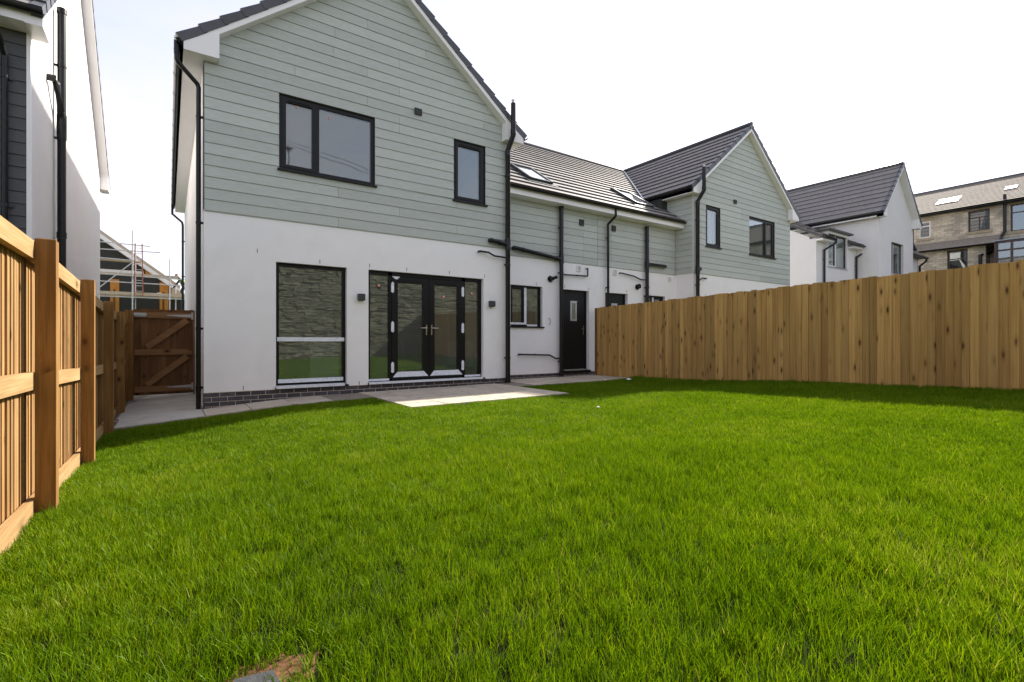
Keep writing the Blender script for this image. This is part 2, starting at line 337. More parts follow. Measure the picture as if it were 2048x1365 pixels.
while x < 9.5:
    wd = .6 if x > .4 else 1.04
    if x < .4: x1 = .44
    else: x1 = min(x+.6, 9.58)
    if x1 < 2.8 or x > 6.0:
        slab(path, x+.007, x1-.007, 8.42, 8.86, lambda X, Y: path_z(X), 'slab_grey' if x < .4 else 'slab')
        slab(path, x+.007, x1-.007, 8.872, 9.295 if x1 < 6.4 else 9.93, lambda X, Y: path_z(X), 'slab_grey' if x < .4 else 'slab')
    x = x1
y = 9.303
while y < 14:
    y1 = y+.9
    slab(path, -.62, .455, y+.004, y1-.004, lambda X, Y: -1.15+(X+.5)*.062-(Y-9.3)*.011, 'slab_grey'); y = y1
patio = MB()
patio.hexa([(2.93,6.78,-1.4),(5.98,6.78,-1.4),(5.98,9.31,-1.4),(2.93,9.31,-1.4),(2.93,6.78,-.985),(5.98,6.78,-.955),(5.98,9.31,-.952),(2.93,9.31,-.975)])
patio = tag(patio.build('patio', 'slab_joint'), kind='structure')
pz = lambda X, Y: path_z(X)-.006
rows = [(6.79, 7.24, .6, 0), (7.24, 7.84, .9, .3), (7.84, 8.29, .6, .15), (8.29, 8.89, .9, .5), (8.89, 9.29, .6, .1)]
for y0, y1, sw, offs in rows:
    x = 2.92-offs
    while x < 5.97:
        a, b = max(x, 2.92), min(x+sw, 5.985)
        if b-a > .05: slab(patio, a+.009, b-.009, y0+.009, y1-.009, pz, 'slab')
        x += sw

# ------------------------------------------------------------------ the pair of sage houses
X0, X1, CX = .462, 6.36, 3.411
ZC, ZD, ZH = 2.087, -.832, 1.365
ZA, SL = 7.088, .802
SI = math.atan(SL); CSL, SSL = math.cos(SI), math.sin(SI)
BACK = 20.5
ROW = .1823
LE_Y, LE_Z, LP, LR_Y = 9.58, 3.70, .686, 14.84          # link roof: eave, pitch, ridge
soff = lambda x: ZA-SL*abs(x-CX)
JOINTS = {0:[2.56],1:[5.02],2:[3.74],3:[2.56],4:[5.02],5:[],6:[],7:[],8:[],9:[],10:[],11:[3.74],12:[3.74],13:[3.1],14:[1.82,5.68],15:[3.74],16:[3.1],17:[2.48],18:[3.74],19:[2.5],20:[4.3],21:[3.1]}
def clip(poly, f):                    # keep f(p) >= 0
    out = []
    for i in range(len(poly)):
        a, b = poly[i], poly[(i+1) % len(poly)]; fa, fb = f(a), f(b)
        if fa >= 0: out.append(a)
        if fa*fb < 0: k = fa/(fa-fb); out.append((a[0]+(b[0]-a[0])*k, a[1]+(b[1]-a[1])*k))
    return out
def boards(parent, a0, a1, zb, zt, ops, fnd, mat, joints=None, top=None, step=ROW, seams=None):
    """one object per board; fnd(a, z, d) maps along/height/proud to space"""
    r = 0; z = zb
    while z < zt-.01:
        z0, z1 = z, min(z+step, zt); cuts = [a0]+[q for q in (joints(r) if joints else []) if a0+.1 < q < a1-.1]+[a1]
        for c0, c1 in zip(cuts[:-1], cuts[1:]):
            segs = [(c0, c1)]
            for o in ops:             # openings that take the whole height of the row
                if o[2] <= z0+.012 and o[3] >= z1-.012:
                    segs = [q for sgm in segs for q in ([(sgm[0], min(sgm[1], o[0])), (max(sgm[0], o[1]), sgm[1])] if sgm[0] < o[1] and sgm[1] > o[0] else [sgm])]
            for s0, s1 in segs:
                if s1-s0 < .03: continue
                A, B, zz0, zz1 = s0+.0022, s1-.0022, z0+.0025, z1-.0025
                low = [(A, zz0)]; hi = [(B, zz1)]
                for o in sorted(ops):
                    if o[0] >= B or o[1] <= A or (o[2] <= z0+.012 and o[3] >= z1-.012): continue
                    if o[2] <= z0+.012 < o[3]-.012: low += [(o[0], zz0), (o[0], o[3]), (o[1], o[3]), (o[1], zz0)]
                for o in sorted(ops, reverse=True):
                    if o[0] >= B or o[1] <= A or (o[2] <= z0+.012 and o[3] >= z1-.012): continue
                    if z0+.012 < o[2] < z1-.012: hi += [(o[1], zz1), (o[1], o[2]), (o[0], o[2]), (o[0], zz1)]
                poly = low+[(B, zz0)]+hi+[(A, zz1)]
                if top: 
                    if len(poly) > 4 and min(top(A), top(B)) > zz1: pass
                    else:
                        for f in top.planes: poly = clip(poly, f)
                if len(poly) < 3: continue
                pr = lambda zq: .011+.011*(1-(zq-z0)/step)
                MB().prism(poly, lambda a, q: fnd(a, q, pr(q)), lambda a, q: fnd(a, q, .001)).build('board', mat, parent)
        z += step; r += 1
class Top:
    def __init__(s, za, sl, cx): s.za, s.sl, s.cx = za, sl, cx; s.planes = [lambda p: za-sl*(p[0]-cx)-p[1], lambda p: za+sl*(p[0]-cx)-p[1]]
    def __call__(s, x): return s.za-s.sl*abs(x-s.cx)
def gutter(parent, a, b, side, brackets=.9, r=.056, name='gutter'):
    side = Vector(side); prof = []
    for k in range(9):
        an = math.pi*k/8; prof.append((-math.cos(an)*r, -math.sin(an)*r))
    for k in range(9):
        an = math.pi*(8-k)/8; prof.append((-math.cos(an)*(r-.006), -math.sin(an)*(r-.006)+.001))
    g = MB().sweep(prof, a, b, side, (0,0,1)).build(name, 'black_pvc', parent, True)
    a, b = Vector(a), Vector(b); n = max(2, int((b-a).length/brackets))
    d = (b-a).normalized()
    p2 = [(p*1.13, q*1.13+.004) for p, q in prof[:9]]+[(p*1.03, q*1.03) for p, q in prof[8::-1]]
    for i in range(n):
        c = a+(b-a)*((i+.5)/n)
        MB().sweep(p2, c-d*.02, c+d*.02, side, (0,0,1)).build('bracket', 'black_pvc', g, True)
    return g
def pipe(parent, pts, r, name, clips=(), wall=None, collars=()):
    o = MB().tube(pts, r, 14).build(name, 'black_pvc', parent, True)
    for (p, q) in clips:              # bracket: band plus a stub to the wall
        m = MB().tube([(p[0],p[1],p[2]-.02),(p[0],p[1],p[2]+.02)], r*1.14, 14)
        m.bar(p, q, .012, (0,0,1), .018); m.build('bracket', 'black_pvc', o, True)
    for c in collars:
        a, b = Vector(c[0]), Vector(c[1]); MB().tube([a, b], r*1.16, 14).build('collar', 'black_pvc', o, True)
    return o
def courses(parent, n, gauge, e, up, nrm, ends, mat='tile', name='tile_course', th=.050, upmax=None):
    """each course of tiles a wedge lapping the one below; e(a)=eave point at along-position a; ends(s)->(a0,a1)"""
    up, nrm = Vector(up), Vector(nrm)
    for i in range(n):
        s0, s1 = i*gauge, (i+1)*gauge+.04
        if upmax: s1 = min(s1, upmax)
        if s1-s0 < .05: break
        a0, a1 = ends(s0); b0, b1 = ends(s1)
        if a1-a0 < .05 and b1-b0 < .05: continue
        j = random.uniform(-.002, .002)
        lo0, lo1, hi0, hi1 = e(a0)+up*s0, e(a1)+up*s0, e(b0)+up*s1, e(b1)+up*s1
        MB().hexa([lo0+up*.02, lo1+up*.02, hi1-nrm*.012, hi0-nrm*.012, lo0+nrm*(th+j), lo1+nrm*(th-j), hi1+nrm*.006, hi0+nrm*.006]).build(name, mat, parent)

def window(parent, x0, x1, z0, z1, yw, splits, rec=.075, sill=True, opening=(), trans=None, film=(), stick=(), mat='black_frame', glass='glass', fr=.058, name='window', divider='black_frame', sillmat='black_frame', sx=.03):
    yf, yb = yw+rec, yw+rec+.07
    m = MB(); m.box(x0,x0+fr,yf,yb,z0,z1); m.box(x1-fr,x1,yf,yb,z0,z1); m.box(x0+fr,x1-fr,yf,yb,z1-fr,z1); m.box(x0+fr,x1-fr,yf,yb,z0,z0+fr)
    xs = [x0+fr]
    for q in splits: m.box(q-fr*.55,q+fr*.55,yf+.001,yb,z0+fr,z1-fr); xs += [q-fr*.55, q+fr*.55]
    xs.append(x1-fr)
    if trans is not None: m.box(x0+fr,x1-fr,yf+.002,yb-.002,trans-.035,trans+.035)
    lights = [(xs[2*k], xs[2*k+1]) for k in range(len(xs)//2)]
    for k in opening:
        a, b = lights[k]; s = .05; za, zb = z0+fr-.012, z1-fr+.012
        m.box(a-.012,a+s,yf-.012,yb-.012,za,zb); m.box(b-s,b+.012,yf-.012,yb-.012,za,zb); m.box(a+s,b-s,yf-.012,yb-.012,zb-s,zb); m.box(a+s,b-s,yf-.012,yb-.012,za,za+s)
        m.box(a+.09, b-.09, yf-.026, yf-.012, zb-.024, zb-.004)               # trickle vent
    wo = m.build(name, mat, parent)
    for k, (a, b) in enumerate(lights):
        zr = [(z0+fr, z1-fr)] if trans is None else [(z0+fr, trans-.035), (trans+.035, z1-fr)]
        s = .05 if k in opening else 0
        for q0, q1 in zr: MB().box(a+s-.004, b-s+.004, yf+.022, yf+.046, q0+s*.8-.004, q1-s*.8+.004).build('pane', glass, wo)
    if sill: MB().box(x0-sx, x1+sx, yw-.045, yf+.02, z0-.032, z0).build('sill', sillmat, wo)
    for (a, b, c, d_) in film: MB().box(a, b, yf-.016, yf-.013, c, d_).build('protective_film', 'film', wo)
    for (a, c) in stick:
        MB().box(a-.017, a+.017, yf+.0185, yf+.0215, c-.016, c+.016).build('sticker', 'sticker', wo)
        MB().box(a-.001, a+.012, yf+.0165, yf+.018, c-.006, c+.010).build('sticker', 'sticker_white', wo)
    return wo

OPEN_LOW = [(1.517, 2.723, -.80, ZH), (3.128, 5.691, -.795, ZH)]
OPEN_UP = [(1.565, 3.249, 2.971, 4.268), (4.948, 5.733, 2.984, 4.267)]
OPEN_LINK = [(6.86, 7.853, .362, 1.385), (8.557, 9.475, -.80, 1.37)]

def house(label, second):
    MIRROR[0] = P if second else None
    root_loc = mapx((CX, F, -1.05))
    H = thing('semi_detached_house', root_loc, label, 'house', 'pair of sage clad semi-detached houses')
    # --- masonry
    wl = wall_mb(X0, X1, ZD, ZC+.02, F, F+.3, OPEN_LOW)
    wl.box(X0, X0+.3, F+.3, BACK, -1.3, 4.6); wl.box(X0, X1, BACK, BACK+.3, -1.3, 4.6)
    wl.box(X1-.3, X1, F+.3, 10.25, -1.0, 4.6)
    wk = wall_mb(X1, P, ZD, ZC+.02, LK, LK+.3, OPEN_LINK); wl.v, wl.f = wl.v, wl.f
    wl.add(wk.v, wk.f)
    wall = wl.build('wall', 'render_white', H)
    MB().prism([(X0, 4.6), (X1, 4.6), (CX, 4.6+SL*(X1-CX))], lambda a, z: (a, BACK, z), lambda a, z: (a, BACK+.28, z)).build('gable_wall', 'render_white', H)
    up = wall_mb(X0, X1, ZC+.02, 4.6, F, F+.3, OPEN_UP)
    up.prism([(X0, 4.6), (X1, 4.6), (CX, 4.6+SL*(X1-CX))], lambda a, z: (a, F, z), lambda a, z: (a, F+.3, z))
    uk = wall_mb(X1, P, ZC+.02, 3.75, LK, LK+.3, []); up.add(uk.v, uk.f)
    sh = up.build('sheathing', 'membrane', H)
    # --- plinth bricks
    pl = MB().box(X0+.012, X1-.012, F+.0135, F+.29, -1.45, ZD-.001); pl.box(X0+.022, X0+.29, F+.29, 12.6, -1.45, -1.301)
    pl.box(X1, P, LK+.0135, LK+.29, -1.45, ZD-.001)
    pl.box(X0-.002, X1+.002, F-.004, F+.02, ZD-.006, ZD+.004)                 # bell-cast bead
    pl.box(X1, P, LK-.004, LK+.02, ZD-.006, ZD+.004)
    pl = pl.build('plinth', 'mortar', H)
    def course(x0, x1, y, zt, off, zmin):
        x = x0-off
        while x < x1-.02:
            a, b = max(x, x0), min(x+.215, x1)
            if b-a > .02 and zt-.065 > -1.5 and zt > zmin((a+b)/2): 
                d = random.uniform(-.001, .001); MB().box(a, b, y+d, y+.10, zt-.065, zt).build('brick', 'brick', pl)
            x += .225
    for k in range(5):
        course(X0, X1, F+.010, ZD-.008-.075*k, .1125*(k % 2), lambda x: path_z(x)-.03)
    for k in range(2):
        course(X1+.02, P, LK+.010, ZD-.008-.075*k, .1125*(k % 2), lambda x: path_z(x)-.03)
    # --- cladding
    cl = MB().box(X0+.004, X1-.004, F-.006, F-.001, ZC-.012, ZC+.004); cl.box(X1+.03, P, LK-.006, LK-.001, ZC-.012, ZC+.004)
    for (o0, o1, o2, o3) in OPEN_UP: pass
    cl = cl.build('cladding', 'sage_trim', H)
    boards(cl, X0+.006, X1-.03, ZC+.004, ZA, OPEN_UP, lambda a, z, d_: (a, F-d_, z), 'sage', lambda r: JOINTS.get(r, []), Top(ZA-.01, SL, CX))
    boards(cl, X1+.03, P-.003, ZC+.004, 3.62, [], lambda a, z, d_: (a, LK-d_, z), 'sage', lambda r: [9.25+.0*r])
    # return wall beside the link
    boards(cl, F+.03, 13.6, ZC+.004, 4.55, [], lambda a, z, d_: (X1+d_, a, z), 'sage', None)
    m = MB().box(X1-.032, X1+.028, F-.027, F+.028, ZC+.004, 4.52); m.build('corner_trim', 'sage_trim', H)
    MB().box(X1, X1+.30-.002, 10.25, 13.6, ZC, 4.55).build('side_wall', 'membrane', H)
    # --- rooms behind the glass
    def room(x0, x1, y0, y1, z0, z1):
        m = MB(); v = [(x0,y0,z0),(x1,y0,z0),(x1,y1,z0),(x0,y1,z0),(x0,y0,z1),(x1,y0,z1),(x1,y1,z1),(x0,y1,z1)]
        m.box(x0-.05, x1+.05, y0, y1, z1, z1+.05); m.box(x0-.05, x0, y0, y1, z0, z1); m.box(x1, x1+.05, y0, y1, z0, z1); m.box(x0, x1, y1, y1+.05, z0, z1)
        o = m.build('room', 'interior_paint', H); MB().box(x0, x1, y0, y1, z0-.06, z0).build('floor', 'interior_floor', o); return o
    r1 = room(X0+.36, X1-.36, F+.31, F+5.2, -.80, 1.62)
    room(X0+.36, 4.3, F+.31, F+4.6, 2.3, 4.55); room(4.4, X1-.36, F+.31, F+2.4, 2.3, 4.55)
    room(X1+.1, 8.35, LK+.31, LK+3.2, -.80, 1.6)
    MB().box(2.45, 3.05, F+1.7, F+1.82, -.80, .05).build('low_wall', 'interior_paint', r1)
    rad = MB().box(5.92, 5.985, F+.9, F+2.1, -.62, -.02)
    for k in range(24): rad.box(5.905, 5.925, F+.92+k*.049, F+.945+k*.049, -.60, -.04)
    rad.build('radiator', 'white_pvc', r1)
    MB().box(4.62, 4.72, F+2.6, F+5.1, -.80, 1.60).build('partition', 'interior_paint', r1)
    # --- windows and doors
    o = OPEN_LOW[0]
    w1 = window(H, *o, F, [], .09, sill=False, trans=.03, stick=[], fr=.062)
    MB().box(o[0]+.03, o[1]-.03, F+.073, F+.0895, -.005, .066).build('protective_film', 'film', w1)
    MB().box(o[0]+.045, o[1]-.05, F+.070, F+.089, -.735, -.668).build('protective_film', 'film', w1)
    MB().box(o[0]-.012, o[1]+.02, F-.045, F+.089, -.832, -.80).build('sill', 'black_frame', w1)
    MB().box(o[0]+.0, o[1]-.05, F-.049, F+.06, -.823, -.775).build('protective_film', 'film', w1)
    o = OPEN_LOW[1]; yf = F+.09
    m = MB(); a, b = o[0], o[1]; s1, s2 = 3.60, 5.235; md = (s1+s2)/2
    for q0, q1 in ((a, a+.06), (b-.085, b), (s1-.045, s1+.03), (s2-.03, s2+.045)): m.box(q0, q1, yf, yf+.07, o[2], ZH)
    m.box(a+.06, b-.085, yf, yf+.07, ZH-.075, ZH-.0005); m.box(a+.06, b-.085, yf, yf+.07, o[2], o[2]+.05)
    fd = m.build('french_door', 'black_frame', H)
    MB().box(a+.062, s1-.05, yf+.022, yf+.046, o[2]+.05, ZH-.075).build('side_pane', 'glass', fd); MB().box(s2+.05, b-.087, yf+.022, yf+.046, o[2]+.05, ZH-.075).build('side_pane', 'glass', fd)
    for q0, q1, hx in ((s1+.02, md-.004, -1), (md+.004, s2-.02, 1)):
        st = .125; z0, z1 = o[2]+.065, ZH-.085; m = MB()
        m.box(q0, q0+st, yf-.014, yf+.055, z0, z1); m.box(q1-st, q1, yf-.014, yf+.055, z0, z1); m.box(q0+st, q1-st, yf-.014, yf+.055, z1-.12, z1); m.box(q0+st, q1-st, yf-.014, yf+.055, z0, z0+.13)
        m.box(q0+st+.03, q1-st-.03, yf-.03, yf-.014, z1-.085, z1-.055)
        lf = m.build('door_leaf', 'black_frame', fd)
        MB().box(q0+st-.005, q1-st+.005, yf+.015, yf+.04, z0+.125, z1-.115).build('pane', 'glass', fd)
        xh = q1-.055 if hx < 0 else q0+.055
        hd = MB().box(xh-.014, xh+.014, yf-.024, yf-.014, .12, .33)
        hd.tube([(xh, yf-.02, .265), (xh, yf-.065, .265), (xh+hx*.13, yf-.065, .265)], .009, 8); hd.build('handle', 'chrome', fd, True)
        MB().prism([(q0+.02, z0+.012), (q1-.01, z0+.012), (q1-.11, z0+.118), (q0+.115, z0+.118)], lambda x, z: (x, yf-.0175, z), lambda x, z: (x, yf-.0145, z)).build('protective_film', 'film', fd)
        xc = s1+.028 if hx < 0 else s2-.03
        for zc in (1.06, .28, -.52): MB().prism([(xc-.025, zc-.095), (xc+.015, zc-.11), (xc+.03, zc-.08), (xc+.03, zc+.085), (xc, zc+.11), (xc-.025, zc+.07)], lambda x, z: (x, yf-.035, z), lambda x, z: (x, yf-.012, z)).build('hinge_cover', 'film', fd)
    for xs_, zs_ in ((3.36, 1.08), (3.74, 1.04), (4.76, .93), (5.44, 1.04)):
        MB().box(xs_-.026, xs_+.026, yf+.008, yf+.012, zs_-.02, zs_+.02).build('sticker', 'sticker', fd); MB().box(xs_+.0, xs_+.022, yf+.005, yf+.0075, zs_-.008, zs_+.014).build('sticker', 'sticker_white', fd)
    MB().prism([(3.62, ZH-.085), (3.79, ZH-.085), (3.74, ZH-.14), (3.69, ZH-.14)], lambda x, z: (x, yf-.018, z), lambda x, z: (x, yf-.0145, z)).build('protective_film', 'film', fd)
    MB().box(a-.01, b+.02, F-.04, yf+.02, -.833, -.797).build('threshold', 'black_frame', fd)
    MB().box(a+.0, b-.03, F-.045, F+.03, -.826, -.786).build('protective_film', 'film', fd)
    MB().box(a+.02, s1-.03, yf-.006, yf-.002, -.775, -.735).build('protective_film', 'film', fd); MB().box(s2+.03, b-.03, yf-.006, yf-.002, -.775, -.735).build('protective_film', 'film', fd)
    o = OPEN_UP[0]
    window(H, *o, F-.02, [2.20], .045, True, (0,), stick=[(1.86, 4.13), (2.42, 4.08)], fr=.065)
    o = OPEN_UP[1]
    window(H, *o, F-.02, [], .045, True, (0,), stick=[(5.09, 4.10)], fr=.065)
    o = OPEN_LINK[0]; mid = 7.36
    window(H, *o, LK, [mid], .085, True, (0,), film=[(mid-.035, mid+.035, o[2]+.05, o[3]-.05), (o[0]+.02, mid-.04, o[2]+.05, o[2]+.10), (mid+.05, o[1]-.12, o[2]+.01, o[2]+.055)], stick=[(6.98, 1.23)])
    o = OPEN_LINK[1]; yf = LK+.10
    m = MB().box(o[0], o[0]+.06, yf, yf+.07, -.78, o[3]); m.box(o[1]-.06, o[1], yf, yf+.07, -.78, o[3]); m.box(o[0]+.06, o[1]-.06, yf, yf+.07, o[3]-.06, o[3]-.0005)
    bd = m.build('back_door', 'black_frame', H)
    gx0, gx1, gz0, gz1 = 8.89, 9.12, .55, 1.06
    lf = wall_mb(o[0]+.062, o[1]-.062, -.755, o[3]-.062, yf+.012, yf+.06, [(gx0, gx1, gz0, gz1)]); lf.build('door_leaf', 'door_black', bd)
    MB().box(gx0+.03, gx1-.03, yf+.03, yf+.04, gz0+.03, gz1-.03).build('pane', 'glass', bd)
    m = wall_mb(gx0+.005, gx1-.005, gz0-.005, gz1+.005, yf+.002, yf+.011, [(gx0+.045, gx1-.045, gz0+.03, gz1-.03)]); m.box(gx0-.01, gx1+.01, yf-.012, yf+.011, gz1+.006, gz1+.022); m.build('glazing_trim', 'galv', bd)
    xh = o[1]-.12; m = MB().box(xh-.014, xh+.014, yf, yf+.0118, .17, .43); m.tube([(xh, yf+.006, .34), (xh, yf-.045, .34), (xh-.11, yf-.045, .34)], .009, 8); m.tube([(xh,yf+.01,.22),(xh,yf-.012,.22)], .012, 10); m.build('handle', 'chrome', bd, True)
    MB().box(o[0]-.02, o[1]+.03, LK-.05, yf+.05, -.84, -.79).build('threshold', 'black_frame', bd); MB().box(o[0]+.03, o[1]-.03, LK-.012, yf+.055, -.7895, -.765).build('door_sill', 'galv', bd)
    # --- small fittings
    for x in (2.975, 5.88):
        m = MB().box(x-.06, x+.06, F-.10, F-.0005, .765, .885); m.box(x-.045, x+.045, F-.085, F-.01, .755, .766); m.build('wall_light', 'lamp_grey', H)
    vents = [((4.055, 4.207, 4.553, 4.68), F, 'black_pvc'), ((9.095, 9.245, 3.12, 3.28), LK, 'black_pvc'), ((9.02, 9.17, 1.88, 2.04), LK, 'white_pvc')]
    if second: vents.append(((6.60, 6.74, 1.87, 2.0), LK, 'white_pvc'))
    for (a, b, c, d_), yv, mt in vents:
        yo = yv-.022 if c > ZC else yv
        m = wall_mb(a, b, c, d_, yo-.03, yo-.0005, [(a+.018, b-.018, c+.018, d_-.018)]); 
        for k in range(4): zz = c+.02+(d_-c-.04)*(k+.5)/4; m.hexa([(a+.018,yo-.026,zz-.012),(b-.018,yo-.026,zz-.012),(b-.018,yo-.004,zz+.004),(a+.018,yo-.004,zz+.004),(a+.018,yo-.026,zz-.006),(b-.018,yo-.026,zz-.006),(b-.018,yo-.004,zz+.010),(a+.018,yo-.004,zz+.010)])
        av = m.build('air_vent', mt, H)
        if mt == 'black_pvc': MB().box(a+.012, b-.012, yo-.0305, yo-.0265, c+.012, d_-.012).build('dark_plate', 'membrane', av)  # flat near-black plate paints in the dark inside of the vent
    for x, z, yv in ((1.23, 1.52, F), (2.24, 1.43, F), (3.15, 1.44, F), (3.90, 1.43, F), (4.85, 1.44, F), (5.72, 1.43, F), (1.02, -.78, F), (2.95, -.79, F), (7.65, 1.44, LK), (8.60, 1.45, LK), (9.47, 1.43, LK)):
        MB().box(x-.005, x+.005, yv-.003, yv-.0002, z-.035, z+.035).build('weep_vent', 'lamp_grey', H)
    # --- soil, waste and rain pipes
    xp = 6.27
    A = pipe(H, [(xp,9.2,-.935),(xp,9.2,4.28),(xp,8.985,4.56),(xp,8.985,5.26)], .055, 'soil_pipe', [((xp,9.2,z),(xp-.02,9.3,z)) for z in (3.72, 1.72, -.38)], collars=[((xp,9.2,2.05),(xp,9.2,2.30)),((xp,9.2,4.16),(xp,9.2,4.27)),((xp,8.985,4.58),(xp,8.985,4.68)),((xp,9.2,-.935),(xp,9.2,-.86))])
    MB().tube([(xp,8.985,5.26),(xp,8.985,5.31)], .036, 10).tube([(xp,8.985,5.315),(xp,8.985,5.335)], .042, 10).build('vent_cowl', 'galv', A, True)
    ax_, bx_ = (5.84, 5.55) if not second else (6.12, 5.80)
    pipe(H, [(ax_,9.275,2.22),(ax_,9.21,2.22),(ax_+.03,9.2,2.21),(xp-.04,9.2,2.17)], .05, 'branch_pipe', collars=[((ax_+.18,9.2,2.19),(ax_+.24,9.2,2.187))] if not second else ())
    pipe(H, [(bx_,9.297,1.95),(bx_,9.22,1.95),(bx_+.22,9.22,1.945),(bx_+.36,9.2,1.88),(xp-.04,9.2,1.87)], .02, 'waste_pipe')
    if not second:
        pipe(H, [(.105,9.2,4.66),(.105,9.2,4.34),(.125,9.21,4.30),(.375,9.39,4.12),(.395,9.4,4.07),(.395,9.4,-1.09)], .035, 'downpipe', [((.395,9.4,z),(.465,9.4,z)) for z in (3.6, 1.9, .2, -.75)], collars=[((.395,9.4,-.80),(.395,9.4,-.72)),((.105,9.2,4.42),(.105,9.2,4.62))])
        pipe(H, [(.105,20.3,4.6),(.105,20.3,4.3),(.38,20.3,4.05),(.4,20.3,3.95),(.4,20.3,-1.2)], .035, 'downpipe', [((.4,20.3,z),(.465,20.3,z)) for z in (3.4, 2.2)])
        xs_ = 8.40
        B = pipe(H, [(xs_,9.85,-.90),(xs_,9.85,3.50)], .055, 'soil_pipe', [((xs_,9.85,z),(xs_-.03,9.95,z)) for z in (2.95, 1.78, -.53)], collars=[((xs_,9.85,2.0),(xs_,9.85,2.24)),((xs_,9.85,3.44),(xs_,9.85,3.505)),((xs_,9.85,-.9),(xs_,9.85,-.80))])
        pipe(H, [(6.92,9.93,2.27),(6.92,9.87,2.27),(6.95,9.85,2.265),(xs_,9.85,2.12)], .05, 'branch_pipe', collars=[((7.15,9.85,2.245),(7.21,9.85,2.239)),((8.22,9.85,2.138),(8.28,9.85,2.132))])
        pipe(H, [(9.36,9.945,1.97),(9.36,9.88,1.97),(9.36,9.88,1.78),(9.34,9.88,1.76),(xs_,9.86,1.735)], .02, 'waste_pipe', collars=[((8.94,9.872,1.75),(8.99,9.872,1.751))])
        pipe(H, [(7.09,9.945,-.33),(7.09,9.89,-.33),(7.12,9.88,-.33),(8.02,9.88,-.36),(8.22,9.86,-.45),(xs_,9.86,-.455)], .02, 'waste_pipe', collars=[((7.52,9.88,-.342),(7.57,9.88,-.344))])
        fx = 8.10
    else:
        xs_ = 2*P-11.75
        pipe(H, [(xs_,9.85,-.90),(xs_,9.85,3.42)], .055, 'soil_pipe', [((xs_,9.85,z),(xs_,9.95,z)) for z in (3.0, 1.6)], collars=[((xs_,9.85,2.18),(xs_,9.85,2.40)),((xs_,9.85,3.36),(xs_,9.85,3.425))])
        e = 2*P-12.62
        pipe(H, [(e,9.93,2.30),(e,9.87,2.30),(e+.03,9.85,2.30),(xs_,9.85,2.30)], .05, 'branch_pipe')
        e = 2*P-10.66
        pipe(H, [(e,9.945,1.95),(e,9.89,1.95),(e-.03,9.88,1.95),(e-.55,9.88,1.90),(e-.8,9.86,1.82),(xs_,9.86,1.82)], .02, 'waste_pipe')
        e = 2*P-10.12
        pipe(H, [(e-.03,9.60,3.66),(e-.03,9.60,3.46),(e-.02,9.62,3.43),(e,9.85,3.28),(e,9.86,3.24),(e,9.86,-.9)], .034, 'downpipe', [((e,9.86,z),(e,9.95,z)) for z in (2.9, 1.5)])
        fx = 2*P-11.42
    if not second: MB().tube([(8.04,LK-.002,.58),(8.05,LK-.03,.59),(8.085,LK-.035,.55),(8.085,LK-.035,.46),(8.06,LK-.03,.41)], .006, 6).build('cable_tail', 'black_pvc', H, True)
    fl = MB().tube([(fx,LK-.004,1.60),(fx,LK-.02,1.60)], .085, 16); fl.tube([(fx,LK-.02,1.60),(fx,LK-.12,1.60)], .05, 14); fl.tube([(fx,LK-.10,1.60),(fx+.05,LK-.15,1.63),(fx+.10,LK-.17,1.64)], .04, 12); fl.build('boiler_flue', 'black_pvc', H, True)
    # --- gable roof
    OV = .19                                                                  # verge overhang
    yF = F-OV; half = CX-.19; eave_s = soff(.19)
    roof = MB()
    for sg in (-1, 1):                                                        # solid deck under the tiles
        e0 = CX+sg*half
        roof.hexa([(CX, yF+.03, ZA), (e0, yF+.03, eave_s), (e0, BACK+.3, eave_s), (CX, BACK+.3, ZA), (CX, yF+.03, ZA+.19), (e0, yF+.03, eave_s+.19), (e0, BACK+.3, eave_s+.19), (CX, BACK+.3, ZA+.19)])
    roof = roof.build('roof', 'verge', H)
    tl = half/CSL+.06
    for sg in (-1, 1):
        upv = Vector((-sg*CSL, 0, SSL)); nv = Vector((sg*SSL, 0, CSL)); e0 = Vector((CX+sg*(half+.05), 0, eave_s+.19-SL*.05))
        courses(roof, 14, .37, lambda a, e0=e0: e0+Vector((0, a, 0)), upv, nv, lambda s: (yF+.02, BACK+.3), upmax=tl)
        n = int(tl/.37)+1                                                     # verge caps up the slope
        for i in range(n):
            s0, s1 = i*.37-.02, min((i+1)*.37, tl)
            c0 = e0+upv*s0; c1 = e0+upv*(s1+.03)
            q = []
            for y in (0,):
                t0, t1 = .062, .030                                           # lower end rides over the cap below
                p = [c0-nv*.075+Vector((0,yF-.022,0)), c1-nv*.085+Vector((0,yF-.012,0)), c1-nv*.085+Vector((0,yF+.10,0)), c0-nv*.075+Vector((0,yF+.10,0)),
                     c0+nv*t0+Vector((0,yF-.022,0)), c1+nv*t1+Vector((0,yF-.012,0)), c1+nv*t1+Vector((0,yF+.10,0)), c0+nv*t0+Vector((0,yF+.10,0))]
            MB().hexa(p).build('verge_cap', 'verge', roof)
        # barge board and box end
        b0, b1 = CX+sg*half, CX
        bb = MB().prism([(b1, ZA-.012), (b0, eave_s-.012), (b0, eave_s+.165), (b1, ZA+.165)], lambda a, z: (a, yF-.004, z), lambda a, z: (a, yF+.02, z)).build('barge_board', 'white_pvc', H)
        MB().prism([(b1, ZA-.010), (b0, eave_s-.010), (b0, eave_s+.006), (b1, ZA+.006)], lambda a, z: (a, yF+.021, z), lambda a, z: (a, F-.0005, z)).build('soffit', 'white_pvc', H)
        xi = CX+sg*(half-.47); xo = CX+sg*(half+.0)
